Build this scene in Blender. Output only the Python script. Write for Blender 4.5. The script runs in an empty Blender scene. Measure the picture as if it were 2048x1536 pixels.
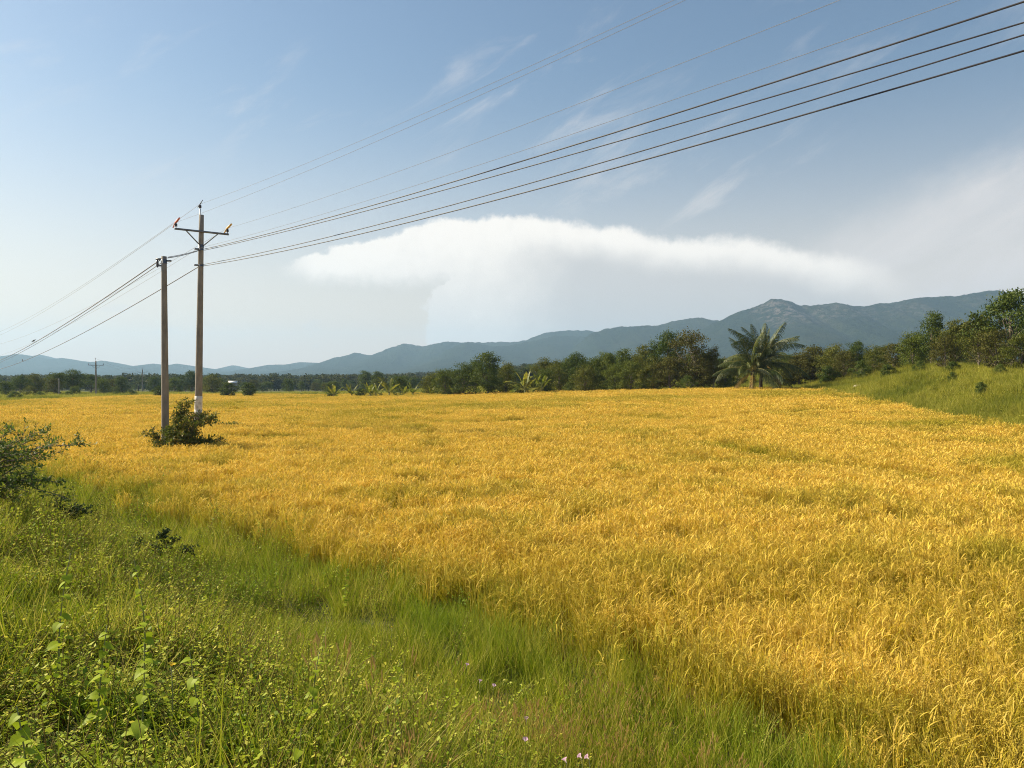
import bpy, math, random
import numpy as np
from mathutils import Vector, Matrix

S = bpy.context.scene
COL = S.collection
R = math.radians

# ------------------------------------------------------------------ camera
EYE = 3.6
F = 1536.0                       # focal length in pixels of the 2048 px wide photograph
PITCH = math.atan(16 / F)
cam_d = bpy.data.cameras.new("camera")
cam_d.sensor_width = 36.0
cam_d.lens = 36.0 * F / 2048.0
cam_d.clip_start = 0.05
cam_d.clip_end = 40000
cam = bpy.data.objects.new("camera", cam_d)
COL.objects.link(cam)
cam.location = (0, 0, EYE)
cam.rotation_euler = (math.pi / 2 - PITCH, 0, 0)
S.camera = cam

# ------------------------------------------------------------------ light, sky, exposure
SUN_AZ, SUN_EL = R(-70), R(33)
sun_d = bpy.data.lights.new("sun", 'SUN')
sun_d.energy = 5.0
sun_d.angle = R(0.6)
sun_d.color = (1.0, 0.86, 0.62)
sun = bpy.data.objects.new("sun", sun_d)
COL.objects.link(sun)
sdir = Vector((math.sin(SUN_AZ) * math.cos(SUN_EL), math.cos(SUN_AZ) * math.cos(SUN_EL), math.sin(SUN_EL)))
sun.rotation_euler = sdir.to_track_quat('Z', 'Y').to_euler()
sun.location = (-60, 10, 60)

S.view_settings.view_transform = 'Standard'
S.view_settings.look = 'None'
S.view_settings.gamma = 1.0
S.view_settings.use_curve_mapping = False
S.view_settings.exposure = 1.0
S.render.engine = 'CYCLES'
S.cycles.use_denoising = True
S.cycles.denoising_prefilter = 'NONE'
S.cycles.filter_width = 1.05
S.cycles.max_bounces = 6
S.cycles.diffuse_bounces = 3
S.cycles.transmission_bounces = 4
S.cycles.glossy_bounces = 2
S.cycles.volume_bounces = 0
S.cycles.transparent_max_bounces = 8
S.cycles.use_adaptive_sampling = True
S.cycles.adaptive_threshold = 0.01


def azel(px, py):
    u, v = (px - 1024) / F, (752 - py) / F
    return math.atan(u), math.atan(v / math.sqrt(1 + u * u))


class NG:
    """small helper for writing node math"""
    def __init__(s, nt):
        s.nt = nt

    def node(s, t, **kw):
        n = s.nt.nodes.new(t)
        for k, v in kw.items():
            setattr(n, k, v)
        return n

    def put(s, sock, v):
        if hasattr(v, 'is_linked') or isinstance(v, bpy.types.NodeSocket):
            s.nt.links.new(v, sock)
        else:
            sock.default_value = v

    def m(s, op, a, b=None, c=None, clamp=False):
        n = s.node('ShaderNodeMath', operation=op, use_clamp=clamp)
        s.put(n.inputs[0], a)
        if b is not None:
            s.put(n.inputs[1], b)
        if c is not None:
            s.put(n.inputs[2], c)
        return n.outputs[0]

    def ss(s, x, lo, hi):
        n = s.node('ShaderNodeMapRange', interpolation_type='SMOOTHSTEP')
        s.put(n.inputs[0], x); s.put(n.inputs[1], lo); s.put(n.inputs[2], hi)
        n.inputs[3].default_value = 0; n.inputs[4].default_value = 1
        return n.outputs[0]

    def lin(s, x, lo, hi, a=0.0, b=1.0):
        n = s.node('ShaderNodeMapRange')
        s.put(n.inputs[0], x); s.put(n.inputs[1], lo); s.put(n.inputs[2], hi)
        n.inputs[3].default_value = a; n.inputs[4].default_value = b
        return n.outputs[0]

    def noise(s, vec, scale, detail=4, rough=0.55, dist=0.0):
        n = s.node('ShaderNodeTexNoise')
        if vec is not None:
            s.put(n.inputs['Vector'], vec)
        n.inputs['Scale'].default_value = scale
        n.inputs['Detail'].default_value = detail
        n.inputs['Roughness'].default_value = rough
        n.inputs['Distortion'].default_value = dist
        return n.outputs[0]

    def vec(s, x, y, z=0.0):
        n = s.node('ShaderNodeCombineXYZ')
        s.put(n.inputs[0], x); s.put(n.inputs[1], y); s.put(n.inputs[2], z)
        return n.outputs[0]

    def mix(s, f, a, b):
        n = s.node('ShaderNodeMix', data_type='RGBA')
        s.put(n.inputs[0], f)
        s.put(n.inputs[6], a if not isinstance(a, tuple) else (*a, 1.0))
        s.put(n.inputs[7], b if not isinstance(b, tuple) else (*b, 1.0))
        return n.outputs[2]

    def curve(s, x, pts, x0, x1, y0, y1):
        """piecewise curve y(x) through pts; returns socket"""
        n = s.node('ShaderNodeFloatCurve')
        c = n.mapping.curves[0]
        q = [((a - x0) / (x1 - x0), (b - y0) / (y1 - y0)) for a, b in pts]
        c.points[0].location = q[0]; c.points[1].location = q[-1]
        for p in q[1:-1]:
            c.points.new(*p)
        for p in c.points:
            p.handle_type = 'AUTO'
        n.mapping.update()
        s.put(n.inputs['Value'], s.lin(x, x0, x1))
        return s.lin(n.outputs[0], 0.0, 1.0, y0, y1)


def build_world():
    w = bpy.data.worlds.new("World")
    S.world = w
    w.use_nodes = True
    nt = w.node_tree
    g = NG(nt)
    bg = nt.nodes['Background']
    sky = g.node('ShaderNodeTexSky', sky_type='NISHITA')
    sky.sun_disc = False
    sky.sun_elevation = SUN_EL
    sky.sun_rotation = SUN_AZ
    sky.altitude = 50
    sky.air_density = 1.35
    sky.dust_density = 1.1
    sky.ozone_density = 3.0
    bg.inputs[1].default_value = 0.056
    K = 1 / 0.056
    tc = g.node('ShaderNodeTexCoord')
    sep = g.node('ShaderNodeSeparateXYZ')
    nt.links.new(tc.outputs['Generated'], sep.inputs[0])
    X, Y, Z = sep.outputs
    az = g.m('ARCTAN2', X, Y)
    el = g.m('ARCSINE', Z)
    d = tc.outputs['Generated']
    # --- thunderhead with its anvil, by bearing and elevation
    n1 = g.m('SUBTRACT', g.noise(d, 16.0, 6, 0.6), 0.5)
    n2 = g.m('SUBTRACT', g.noise(d, 60.0, 5, 0.6), 0.5)
    n3 = g.m('SUBTRACT', g.noise(d, 5.0, 4, 0.5), 0.5)
    wob = g.m('ADD', g.m('MULTIPLY', n1, 0.030), g.m('MULTIPLY', n2, 0.020))
    elw = g.m('ADD', el, wob)
    azw = g.m('ADD', az, g.m('ADD', g.m('MULTIPLY', n1, 0.060), g.m('MULTIPLY', n2, 0.045)))
    top = [(520, 545), (560, 533), (620, 510), (700, 484), (760, 463), (830, 444), (900, 432), (970, 428), (1045, 421), (1110, 430),
           (1170, 441), (1250, 447), (1320, 462), (1400, 468), (1470, 466), (1540, 474), (1620, 492), (1700, 500), (1760, 515), (1840, 545), (1960, 600)]
    tp = [azel(*p) for p in top]
    a0, a1 = tp[0][0], tp[-1][0]
    topel = g.curve(az, tp, a0, a1, 0.0, 0.30)
    bot = [(520, 545), (560, 548), (620, 562), (700, 573), (780, 578), (850, 575), (900, 571), (1000, 575)]
    bp = [azel(*p) for p in bot]
    botel = g.curve(az, bp, bp[0][0], bp[-1][0], 0.0, 0.30)
    stem = [(846, 700), (848, 680), (855, 645), (860, 612), (868, 590), (885, 570), (905, 545)]
    sp = [azel(*p) for p in stem]
    stemaz = g.curve(el, [(e, a) for a, e in sp], sp[0][1], sp[-1][1], -0.25, 0.10)
    depth = g.m('SUBTRACT', topel, elw)                      # how far under the top
    soft = g.lin(az, azel(700, 450)[0], azel(1750, 500)[0], 0.006, 0.022)
    under_top = g.ss(depth, 0.0, soft)
    left_in = g.ss(az, a0, azel(640, 500)[0])
    right_in = g.m('SUBTRACT', 1.0, g.ss(az, azel(1640, 500)[0], azel(1860, 500)[0]))
    above_bot = g.ss(g.m('SUBTRACT', elw, botel), -0.006, 0.020)
    in_stem = g.ss(g.m('SUBTRACT', azw, stemaz), -0.002, 0.008)
    body = g.m('MAXIMUM', above_bot, in_stem)
    mask = g.m('MULTIPLY', g.m('MULTIPLY', under_top, body), g.m('MULTIPLY', left_in, right_in))
    # thickness: bright crown, thin veil lower right
    veil = g.ss(g.m('ADD', az, g.m('MULTIPLY', n1, 0.10)), azel(960, 600)[0], azel(1180, 600)[0])
    thin = g.m('MULTIPLY', veil, g.ss(g.m('ADD', g.m('SUBTRACT', topel, el), g.m('MULTIPLY', n1, 0.03)), 0.022, 0.062))
    low = g.m('SUBTRACT', 1.0, g.ss(el, 0.012, 0.09))
    dens = g.m('MULTIPLY', mask, g.m('SUBTRACT', 1.0, g.m('ADD', g.m('MULTIPLY', thin, 0.10), g.m('MULTIPLY', low, 0.12))))
    lump = g.m('ADD', g.m('MULTIPLY', n1, 0.5), g.m('MULTIPLY', n2, 0.15))
    off = g.node('ShaderNodeVectorMath', operation='ADD')
    nt.links.new(d, off.inputs[0]); off.inputs[1].default_value = (-0.010, 0.0, 0.007)
    bill = g.m('SUBTRACT', g.noise(off.outputs[0], 30.0, 6, 0.6), g.noise(d, 30.0, 6, 0.6))  # cloud relief shading painted into the sky, as if lit from the left
    lump = g.m('ADD', lump, g.m('MULTIPLY', bill, 1.3))
    d0 = g.m('SUBTRACT', topel, el)
    shade = g.m('ADD', g.ss(d0, 0.02, 0.12), lump, clamp=True)
    cl = g.mix(shade, (0.56 * K, 0.53 * K, 0.49 * K), (0.485 * K, 0.46 * K, 0.43 * K))
    cl = g.mix(g.m('MULTIPLY', thin, 0.9), cl, (0.33 * K, 0.32 * K, 0.315 * K))
    # --- high cirrus, everywhere on the dome: streaks rising to the right, and a broad veil low down
    u = g.m('ADD', g.m('MULTIPLY', az, 0.85), g.m('MULTIPLY', el, 0.75))
    v = g.m('SUBTRACT', g.m('MULTIPLY', el, 1.0), g.m('MULTIPLY', az, 0.55))
    cn = g.noise(g.vec(g.m('MULTIPLY', u, 1.6), g.m('MULTIPLY', v, 6.0), 3.3), 3.0, 6, 0.62, 0.4)
    cn2 = g.noise(g.vec(u, g.m('MULTIPLY', v, 1.5), 9.1), 2.2, 3, 0.5)
    cir = g.m('MULTIPLY', g.ss(cn, 0.50, 0.78), g.ss(cn2, 0.42, 0.66))
    # veil bank on the right, its upper edge climbing
    vt = [(1400, 560), (1500, 520), (1620, 455), (1720, 400), (1830, 350), (1950, 305), (2048, 270), (2300, 190)]
    vp = [azel(*p) for p in vt]
    vel = g.curve(az, vp, vp[0][0], vp[-1][0], 0.0, 0.5)
    vd = g.m('SUBTRACT', vel, g.m('ADD', elw, g.m('MULTIPLY', n3, 0.05)))
    bank = g.m('MULTIPLY', g.m('MULTIPLY', g.ss(vd, -0.01, 0.07), g.ss(az, vp[0][0], vp[3][0])), g.lin(cn, 0.3, 0.75, 0.45, 0.95))
    # small fair-weather puffs near the horizon
    pn = g.noise(g.vec(g.m('MULTIPLY', az, 1.0), g.m('MULTIPLY', el, 2.2), 1.7), 19.0, 5, 0.55)
    puff = g.m('MULTIPLY', g.ss(pn, 0.60, 0.74), g.m('MULTIPLY', g.ss(el, 0.015, 0.05), g.m('SUBTRACT', 1.0, g.ss(el, 0.10, 0.17))))
    soft_c = g.m('ADD', g.m('MULTIPLY', cir, 0.55), g.m('ADD', g.m('MULTIPLY', bank, 1.05), g.m('MULTIPLY', puff, 0.35)), clamp=True)
    # pale moisture thickening towards the horizon all round
    moist = g.m('MULTIPLY', g.m('POWER', g.m('SUBTRACT', 1.0, g.ss(el, -0.05, 0.42)), 1.5), 0.74)
    c0 = g.mix(moist, sky.outputs[0], (0.60 * K, 0.475 * K, 0.40 * K))
    c1 = g.mix(soft_c, c0, (0.425 * K, 0.405 * K, 0.395 * K))
    c2 = g.mix(dens, c1, cl)
    nt.links.new(c2, bg.inputs[0])


build_world()

# ------------------------------------------------------------------ numeric helpers
rng = np.random.default_rng(11)


def sstep(a, b, x):
    t = np.clip((x - a) / (b - a), 0, 1)
    return t * t * (3 - 2 * t)


def vnoise(x, y, seed=0):
    x = np.asarray(x, float); y = np.asarray(y, float)
    xi, yi = np.floor(x).astype(np.int64), np.floor(y).astype(np.int64)
    fx, fy = x - xi, y - yi
    fx, fy = fx * fx * (3 - 2 * fx), fy * fy * (3 - 2 * fy)

    def h(a, b):
        n = (a * 374761393 + b * 668265263 + seed * 1442695041) & 0x7fffffff
        n = ((n ^ (n >> 13)) * 1274126177) & 0x7fffffff
        return ((n ^ (n >> 16)) & 0xffff) / 65535.0
    return (h(xi, yi) * (1 - fx) + h(xi + 1, yi) * fx) * (1 - fy) + (h(xi, yi + 1) * (1 - fx) + h(xi + 1, yi + 1) * fx) * fy


def fbm(x, y, seed=0, o=4):
    s, a, t = 0, 1.0, 0
    for i in range(o):
        s = s + a * vnoise(np.asarray(x) * 2 ** i, np.asarray(y) * 2 ** i, seed + i * 17)
        t += a; a *= 0.5
    return s / t


BX = ([30, 40, 55, 70, 92, 130], [23.5, 26.3, 28.6, 30.2, 35.5, 44])      # right field edge x(y)


def bank_s(x, y):
    return 0.74 * x + 0.67 * y


def terrain(x, y):
    x = np.asarray(x, float); y = np.asarray(y, float)
    s = bank_s(x, y)
    z = 1.95 * (1 - sstep(0.6, 5.3, s))
    z = z + 1.5 * sstep(25, 95, y) * sstep(-15, 35, x)
    xb = np.interp(y, *BX)
    z = z + 2.7 * sstep(-1, 12, x - xb) * sstep(10, 40, y) * (1 - 0.4 * sstep(100, 160, y))
    z = z - 0.013 * np.clip(y - 55, 0, 420) * sstep(15, -60, x)
    z = z + 14 * sstep(250, 1300, y) * sstep(-350, 250, x)
    z = z + (fbm(x * 0.3, y * 0.3, 3) - 0.5) * 0.22 * sstep(4, 10, np.hypot(x, y))
    z = z + (fbm(x * 0.01, y * 0.01, 5) - 0.5) * 4 * sstep(160, 700, y)
    return z


def tz(x, y):
    return float(terrain(x, y))


def ray(px, py):
    a, b = (px - 1024) / F, (768 - py) / F
    return np.array([a, math.cos(PITCH) + b * math.sin(PITCH), -math.sin(PITCH) + b * math.cos(PITCH)])


def at(px, py, Y):
    r = ray(px, py)
    return np.array([0, 0, EYE]) + r * (Y / r[1])


def hit(px, py, h=0.0, tmax=400):
    """where the sight line through a point of the photograph meets the land plus h metres"""
    r = ray(px, py)
    t = np.concatenate([np.arange(0.8, 40, 0.05), np.arange(40, tmax, 0.5)])
    p = np.array([0, 0, EYE]) + t[:, None] * r
    d = p[:, 2] - terrain(p[:, 0], p[:, 1]) - h
    k = np.where(d < 0)[0]
    return p[k[0]] if len(k) else p[-1]


# ------------------------------------------------------------------ mesh helpers
def mesh_q(name, V, Fq, attrs=None, smooth=False):
    V = np.asarray(V, np.float32).reshape(-1, 3)
    Fq = np.asarray(Fq, np.int32).reshape(-1, 4)
    me = bpy.data.meshes.new(name)
    me.vertices.add(len(V)); me.vertices.foreach_set('co', V.ravel())
    me.loops.add(Fq.size); me.loops.foreach_set('vertex_index', Fq.ravel())
    me.polygons.add(len(Fq))
    me.polygons.foreach_set('loop_start', np.arange(0, Fq.size, 4, dtype=np.int32))
    if smooth:
        me.polygons.foreach_set('use_smooth', np.ones(len(Fq), bool))
    for k, v in (attrs or {}).items():
        a = me.attributes.new(k, 'FLOAT', 'POINT')
        a.data.foreach_set('value', np.asarray(v, np.float32).ravel())
    me.update(calc_edges=True)
    me.validate()
    return me


class MB:
    """collects quads into one mesh"""
    def __init__(s):
        s.V, s.Q, s.A, s.n = [], [], {}, 0

    def add(s, V, Q, **attrs):
        V = np.asarray(V, float).reshape(-1, 3)
        s.V.append(V); s.Q.append(np.asarray(Q, int).reshape(-1, 4) + s.n)
        for k in set(s.A) | set(attrs):
            s.A.setdefault(k, [])
        for k in s.A:
            have = sum(len(a) for a in s.A[k])
            if have < s.n:
                s.A[k].append(np.zeros(s.n - have))
            v = attrs.get(k, 0.0)
            s.A[k].append(np.broadcast_to(np.asarray(v, float), (len(V),)) if np.ndim(v) == 0 else np.asarray(v, float).ravel())
        s.n += len(V)
        return s

    def box(s, c, size, rot=None, **a):
        c = np.asarray(c, float); hx = np.asarray(size, float) / 2
        v = np.array([[x, y, z] for x in (-1, 1) for y in (-1, 1) for z in (-1, 1)]) * hx
        if rot is not None:
            v = v @ np.asarray(rot).T
        return s.add(v + c, [[0, 1, 3, 2], [4, 6, 7, 5], [0, 4, 5, 1], [2, 3, 7, 6], [0, 2, 6, 4], [1, 5, 7, 3]], **a)

    def tube(s, path, rad, k=8, cap=True, **a):
        P = np.asarray(path, float); n = len(P)
        rad = np.broadcast_to(np.asarray(rad, float), (n,))
        T = np.gradient(P, axis=0)
        T /= np.linalg.norm(T, axis=1)[:, None] + 1e-9
        ref = np.array([0, 0, 1.0]) if abs(T[:, 2]).mean() < 0.8 else np.array([1.0, 0, 0])
        A = np.cross(T, ref); A /= np.linalg.norm(A, axis=1)[:, None] + 1e-9
        B = np.cross(T, A)
        th = np.arange(k) * 2 * math.pi / k
        ring = P[:, None] + rad[:, None, None] * (np.cos(th)[None, :, None] * A[:, None] + np.sin(th)[None, :, None] * B[:, None])
        V = ring.reshape(-1, 3)
        i = np.arange(n - 1)[:, None] * k; j = np.arange(k)[None]
        Q = np.stack([i + j, i + (j + 1) % k, i + k + (j + 1) % k, i + k + j], -1).reshape(-1, 4)
        if cap:
            c = []
            for base in (0, (n - 1) * k):
                for q in range(1, k - 1, 2):
                    c.append([base, base + q, base + q + 1, base + min(q + 2, k - 1)])
            Q = np.concatenate([Q, np.array(c)])
        return s.add(V, Q, **a)

    def leaves(s, C, D, N, L, W, **a):
        """rhombic leaves: centre, direction, normal, length, width"""
        D = D / (np.linalg.norm(D, axis=1)[:, None] + 1e-9)
        Sd = np.cross(N, D); Sd /= np.linalg.norm(Sd, axis=1)[:, None] + 1e-9
        L = np.broadcast_to(L, (len(C),))[:, None]; W = np.broadcast_to(W, (len(C),))[:, None]
        up = np.cross(D, Sd)
        V = np.stack([C - D * L * .5, C - D * L * .05 + Sd * W * .5 - up * W * .1, C + D * L * .5, C - D * L * .05 - Sd * W * .5 - up * W * .1], 1)
        n = len(C)
        at_ = {k: (np.repeat(v, 4) if np.ndim(v) else v) for k, v in a.items()}
        return s.add(V.reshape(-1, 3), np.arange(n * 4).reshape(n, 4), **at_)

    def blades(s, base, az, lean, bend, length, prof, k=4, twist=None, **a):
        n = len(base)
        t = np.linspace(0, 1, k + 1)
        th = lean[:, None] + bend[:, None] * (t[None] - .5 / k)
        st = (length / k)[:, None]
        dx = np.sin(th) * st; dz = np.cos(th) * st
        dx[:, 0] = 0; dz[:, 0] = 0
        r = np.cumsum(dx, 1); h = np.cumsum(dz, 1)
        P = np.stack([base[:, 0:1] + r * np.cos(az)[:, None], base[:, 1:2] + r * np.sin(az)[:, None], base[:, 2:3] + h], -1)
        sa = az + math.pi / 2 if twist is None else az + twist
        Sd = np.stack([np.cos(sa), np.sin(sa), np.zeros(n)], -1)[:, None]
        w = np.asarray(prof)
        w = (w[None] if w.ndim == 1 else w)[..., None] * .5
        V = np.stack([P - Sd * w, P + Sd * w], 2).reshape(n, -1, 3)
        i = np.arange(n)[:, None] * 2 * (k + 1) + np.arange(k)[None] * 2
        Q = np.stack([i, i + 1, i + 3, i + 2], -1)
        at_ = {}
        for q, v in a.items():
            if isinstance(v, str):
                at_[q] = np.tile(np.repeat(t, 2), n)
            elif np.ndim(v):
                at_[q] = np.repeat(v, 2 * (k + 1))
            else:
                at_[q] = v
        s.add(V.reshape(-1, 3), Q.reshape(-1, 4), **at_)
        return P

    def mesh(s, name, smooth=False):
        A = {k: np.concatenate(v) for k, v in s.A.items()}
        return mesh_q(name, np.concatenate(s.V), np.concatenate(s.Q), A, smooth)


def link(name, me, mat=None, parent=None, loc=None):
    o = bpy.data.objects.new(name, me)
    COL.objects.link(o)
    if mat is not None and me is not None and not me.materials:
        me.materials.append(mat)
    if parent is not None:
        o.parent = parent
    if loc is not None:
        o.location = loc
    return o


def tag(o, label=None, cat=None, group=None, kind=None):
    for k, v in (('label', label), ('category', cat), ('group', group), ('kind', kind)):
        if v:
            o[k] = v
    return o


def thing(name, label, cat, loc=(0, 0, 0), rz=0.0, sc=1.0, group=None):
    o = link(name, None, loc=loc)
    o.rotation_euler = (0, 0, rz)
    o.scale = (sc, sc, sc) if np.ndim(sc) == 0 else sc
    o.empty_display_size = 0.3
    return tag(o, label, cat, group)


def copy_thing(root, label, loc, rz, sc, group=None, cat=None):
    r = root.copy(); COL.objects.link(r)
    r.location = loc; r.rotation_euler = (0, 0, rz)
    r.scale = (sc, sc, sc) if np.ndim(sc) == 0 else sc
    tag(r, label, cat, group)
    for ch in list(root.children):
        c = ch.copy(); COL.objects.link(c); c.parent = r
        for gch in list(ch.children):
            d = gch.copy(); COL.objects.link(d); d.parent = c
    return r


# ------------------------------------------------------------------ materials
def new_mat(name):
    m = bpy.data.materials.new(name)
    m.use_nodes = True
    nt = m.node_tree
    nt.nodes.clear()
    out = nt.nodes.new('ShaderNodeOutputMaterial')
    return m, NG(nt), out


def rough_mat(name, c1, c2, scale=4.0, rough=0.8, bump=0.0, c3=None, scale3=0.7, metal=0.0, stretch=None):
    m, g, out = new_mat(name)
    tc = g.node('ShaderNodeTexCoord').outputs['Object']
    if stretch:
        mp = g.node('ShaderNodeMapping'); g.put(mp.inputs[0], tc); mp.inputs['Scale'].default_value = stretch
        tc = mp.outputs[0]
    n = g.noise(tc, scale, 6, 0.6)
    col = g.mix(g.ss(n, 0.3, 0.7), c1, c2)
    if c3:
        col = g.mix(g.ss(g.noise(tc, scale3, 4, 0.6), 0.5, 0.72), col, c3)
    p = g.node('ShaderNodeBsdfPrincipled')
    g.put(p.inputs['Base Color'], col)
    p.inputs['Roughness'].default_value = rough
    p.inputs['Metallic'].default_value = metal
    if bump:
        b = g.node('ShaderNodeBump'); b.inputs['Strength'].default_value = bump; b.inputs['Distance'].default_value = 0.02
        g.put(b.inputs['Height'], n); g.put(p.inputs['Normal'], b.outputs[0])
    g.put(out.inputs[0], p.outputs[0])
    return m


def leaf_mat(name, cols, c_col=None, tint_col=None, transl=0.35, gloss=0.06, obj_var=0.0, tip_col=None):
    """foliage: per-leaf variation 'v' over cols, second organ 'c', per-plant 'tint', light passing through"""
    m, g, out = new_mat(name)

    def attr(n, t='GEOMETRY'):
        a = g.node('ShaderNodeAttribute', attribute_name=n, attribute_type=t)
        return a.outputs['Fac']
    v = attr('v')
    if obj_var:
        oi = g.node('ShaderNodeObjectInfo').outputs['Random']
        v = g.m('ADD', v, g.m('MULTIPLY', g.m('SUBTRACT', oi, 0.5), obj_var), clamp=True)
    ramp = g.node('ShaderNodeValToRGB')
    e = ramp.color_ramp.elements
    for i in range(len(cols) - 2):
        e.new(0.5)
    for i, c in enumerate(cols):
        e[i].position = i / (len(cols) - 1); e[i].color = (*c, 1)
    g.put(ramp.inputs[0], v)
    col = ramp.outputs[0]
    if tint_col:
        col = g.mix(attr('tint', 'INSTANCER'), col, tint_col)
    if c_col:
        cc = c_col
        if tip_col:
            cc = g.mix(attr('tint', 'INSTANCER'), c_col, tip_col)
        col = g.mix(attr('c'), col, cc)
    dif = g.node('ShaderNodeBsdfDiffuse'); g.put(dif.inputs[0], col)
    tr = g.node('ShaderNodeBsdfTranslucent'); g.put(tr.inputs[0], col)
    mx = g.node('ShaderNodeMixShader'); mx.inputs[0].default_value = transl
    g.put(mx.inputs[1], dif.outputs[0]); g.put(mx.inputs[2], tr.outputs[0])
    last = mx.outputs[0]
    if gloss:
        gl = g.node('ShaderNodeBsdfAnisotropic' if False else 'ShaderNodeBsdfGlossy')
        gl.inputs['Roughness'].default_value = 0.55
        gl.inputs[0].default_value = (1, 1, 1, 1)
        m2 = g.node('ShaderNodeMixShader'); m2.inputs[0].default_value = gloss * .25
        g.put(m2.inputs[1], last); g.put(m2.inputs[2], gl.outputs[0])
        last = m2.outputs[0]
    g.put(out.inputs[0], last)
    return m


M = {}
M['rice'] = leaf_mat('rice_leaf', [(.35, .225, .024), (.64, .46, .022), (.82, .62, .045), (.74, .54, .17), (.60, .55, .03)], c_col=(.78, .54, .115),
                     tint_col=(.24, .26, .014), tip_col=(.46, .36, .04), transl=0.28, gloss=0.03)
M['grass'] = leaf_mat('verge_grass', [(.115, .185, .008), (.215, .275, .012), (.34, .36, .022), (.54, .45, .10)], c_col=(.46, .32, .11),
                      tint_col=(.16, .26, .010), tip_col=(.46, .32, .11), transl=0.34, gloss=0.05)
M['weed'] = leaf_mat('weed_leaf', [(.12, .20, .008), (.23, .32, .012), (.37, .43, .03), (.56, .52, .07)], c_col=(.24, .19, .05),
                     tint_col=(.15, .26, .010), tip_col=(.24, .19, .05), transl=0.34, gloss=0.06)
M['bankgrass'] = leaf_mat('bank_grass', [(.19, .21, .020), (.34, .34, .038), (.54, .46, .10)], tint_col=(.15, .18, .016), transl=0.4, gloss=0.04)
M['crown_green'] = leaf_mat('crown_green', [(.056, .086, .011), (.095, .13, .016), (.145, .17, .022)], obj_var=0.5, transl=0.3, gloss=0.05)
M['crown_dark'] = leaf_mat('crown_dark', [(.040, .070, .011), (.070, .104, .014), (.11, .14, .02)], obj_var=0.4, transl=0.28, gloss=0.05)
M['crown_olive'] = leaf_mat('crown_olive', [(.074, .092, .013), (.115, .13, .018), (.17, .165, .024)], obj_var=0.5, transl=0.3, gloss=0.04)
M['crown_brown'] = leaf_mat('crown_brown', [(.075, .078, .018), (.115, .105, .024), (.088, .105, .018)], obj_var=0.3, transl=0.22, gloss=0.03)
M['crown_light'] = leaf_mat('crown_light', [(.07, .11, .018), (.10, .14, .024), (.14, .17, .03)], obj_var=0.4, transl=0.36, gloss=0.05)
M['forest'] = leaf_mat('forest_leaf', [(.035, .050, .010), (.055, .070, .013), (.085, .092, .018)], tint_col=(.085, .08, .028), transl=0.25, gloss=0.03)
M['palm'] = leaf_mat('palm_leaf', [(.026, .048, .007), (.048, .072, .010), (.10, .115, .016)], c_col=(.26, .24, .07), transl=0.16, gloss=0.12, obj_var=0.6)
M['palm_dry'] = leaf_mat('palm_dry_leaf', [(.22, .18, .045), (.27, .19, .05), (.20, .12, .04)], c_col=(.24, .18, .06), transl=0.3, gloss=0.05)
M['banana'] = leaf_mat('banana_leaf', [(.10, .14, .014), (.17, .20, .022), (.29, .27, .035)], c_col=(.26, .25, .06), transl=0.45, gloss=0.10, obj_var=0.7)
M['banana_dry'] = leaf_mat('banana_dry_leaf', [(.42, .30, .12), (.50, .36, .15), (.36, .25, .10)], transl=0.3, gloss=0.03)
M['shrub'] = leaf_mat('shrub_leaf', [(.06, .11, .014), (.10, .155, .02), (.16, .20, .03)], transl=0.36, gloss=0.12)
M['shrub_red'] = leaf_mat('pinnate_leaf', [(.07, .115, .014), (.12, .155, .018), (.16, .165, .025), (.22, .13, .04)], transl=0.36, gloss=0.10)
M['shrub_dark'] = leaf_mat('dark_bush_leaf', [(.02, .045, .012), (.032, .062, .014), (.055, .085, .02)], transl=0.22, gloss=0.07)
M['bark'] = rough_mat('bark', (.10, .08, .06), (.20, .165, .125), 9, 0.9, 0.5, stretch=(1, 1, .25))
M['bark_pale'] = rough_mat('pale_bark', (.22, .19, .15), (.36, .32, .26), 9, 0.9, 0.4, stretch=(1, 1, .25))
M['palm_bark'] = rough_mat('palm_bark', (.04, .03, .022), (.09, .066, .045), 14, 0.95, 0.6, stretch=(.4, .4, 2))
M['stalk'] = rough_mat('green_stalk', (.14, .17, .05), (.23, .23, .09), 6, 0.7)
M['concrete'] = rough_mat('pole_concrete', (.17, .15, .13), (.25, .225, .19), 5, 0.9, 0.3, c3=(.10, .09, .08), scale3=1.1, stretch=(1, 1, .35))
M['whitewash'] = rough_mat('white_pole_paint', (.52, .50, .47), (.64, .62, .59), 7, 0.8, 0.15, c3=(.34, .31, .27), scale3=3.0)
M['steel'] = rough_mat('galvanised_steel', (.10, .115, .145), (.16, .175, .20), 12, 0.5, 0.1, metal=0.4)
M['porcelain'] = rough_mat('brown_porcelain', (.035, .028, .03), (.06, .045, .045), 8, 0.25)
M['sleeve_red'] = rough_mat('red_line_sleeve', (.62, .17, .13), (.70, .25, .19), 10, 0.5)
M['sleeve_yellow'] = rough_mat('yellow_line_sleeve', (.72, .40, .08), (.78, .50, .13), 10, 0.5)
M['cable'] = rough_mat('black_cable', (.018, .018, .024), (.035, .032, .04), 3, 0.55)
M['alu'] = rough_mat('bare_aluminium_wire', (.17, .17, .18), (.25, .25, .26), 3, 0.7)
M['feather'] = rough_mat('dark_feathers', (.02, .02, .028), (.05, .045, .05), 40, 0.7)
M['beak'] = rough_mat('beak', (.06, .05, .04), (.09, .07, .05), 40, 0.5)
M['plaster'] = rough_mat('hut_plaster', (.20, .18, .15), (.27, .24, .20), 1.2, 0.9, 0.1)
M['roof_metal'] = rough_mat('pale_roof_sheet', (.62, .63, .64), (.76, .77, .77), 0.9, 0.4, 0.05)
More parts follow.
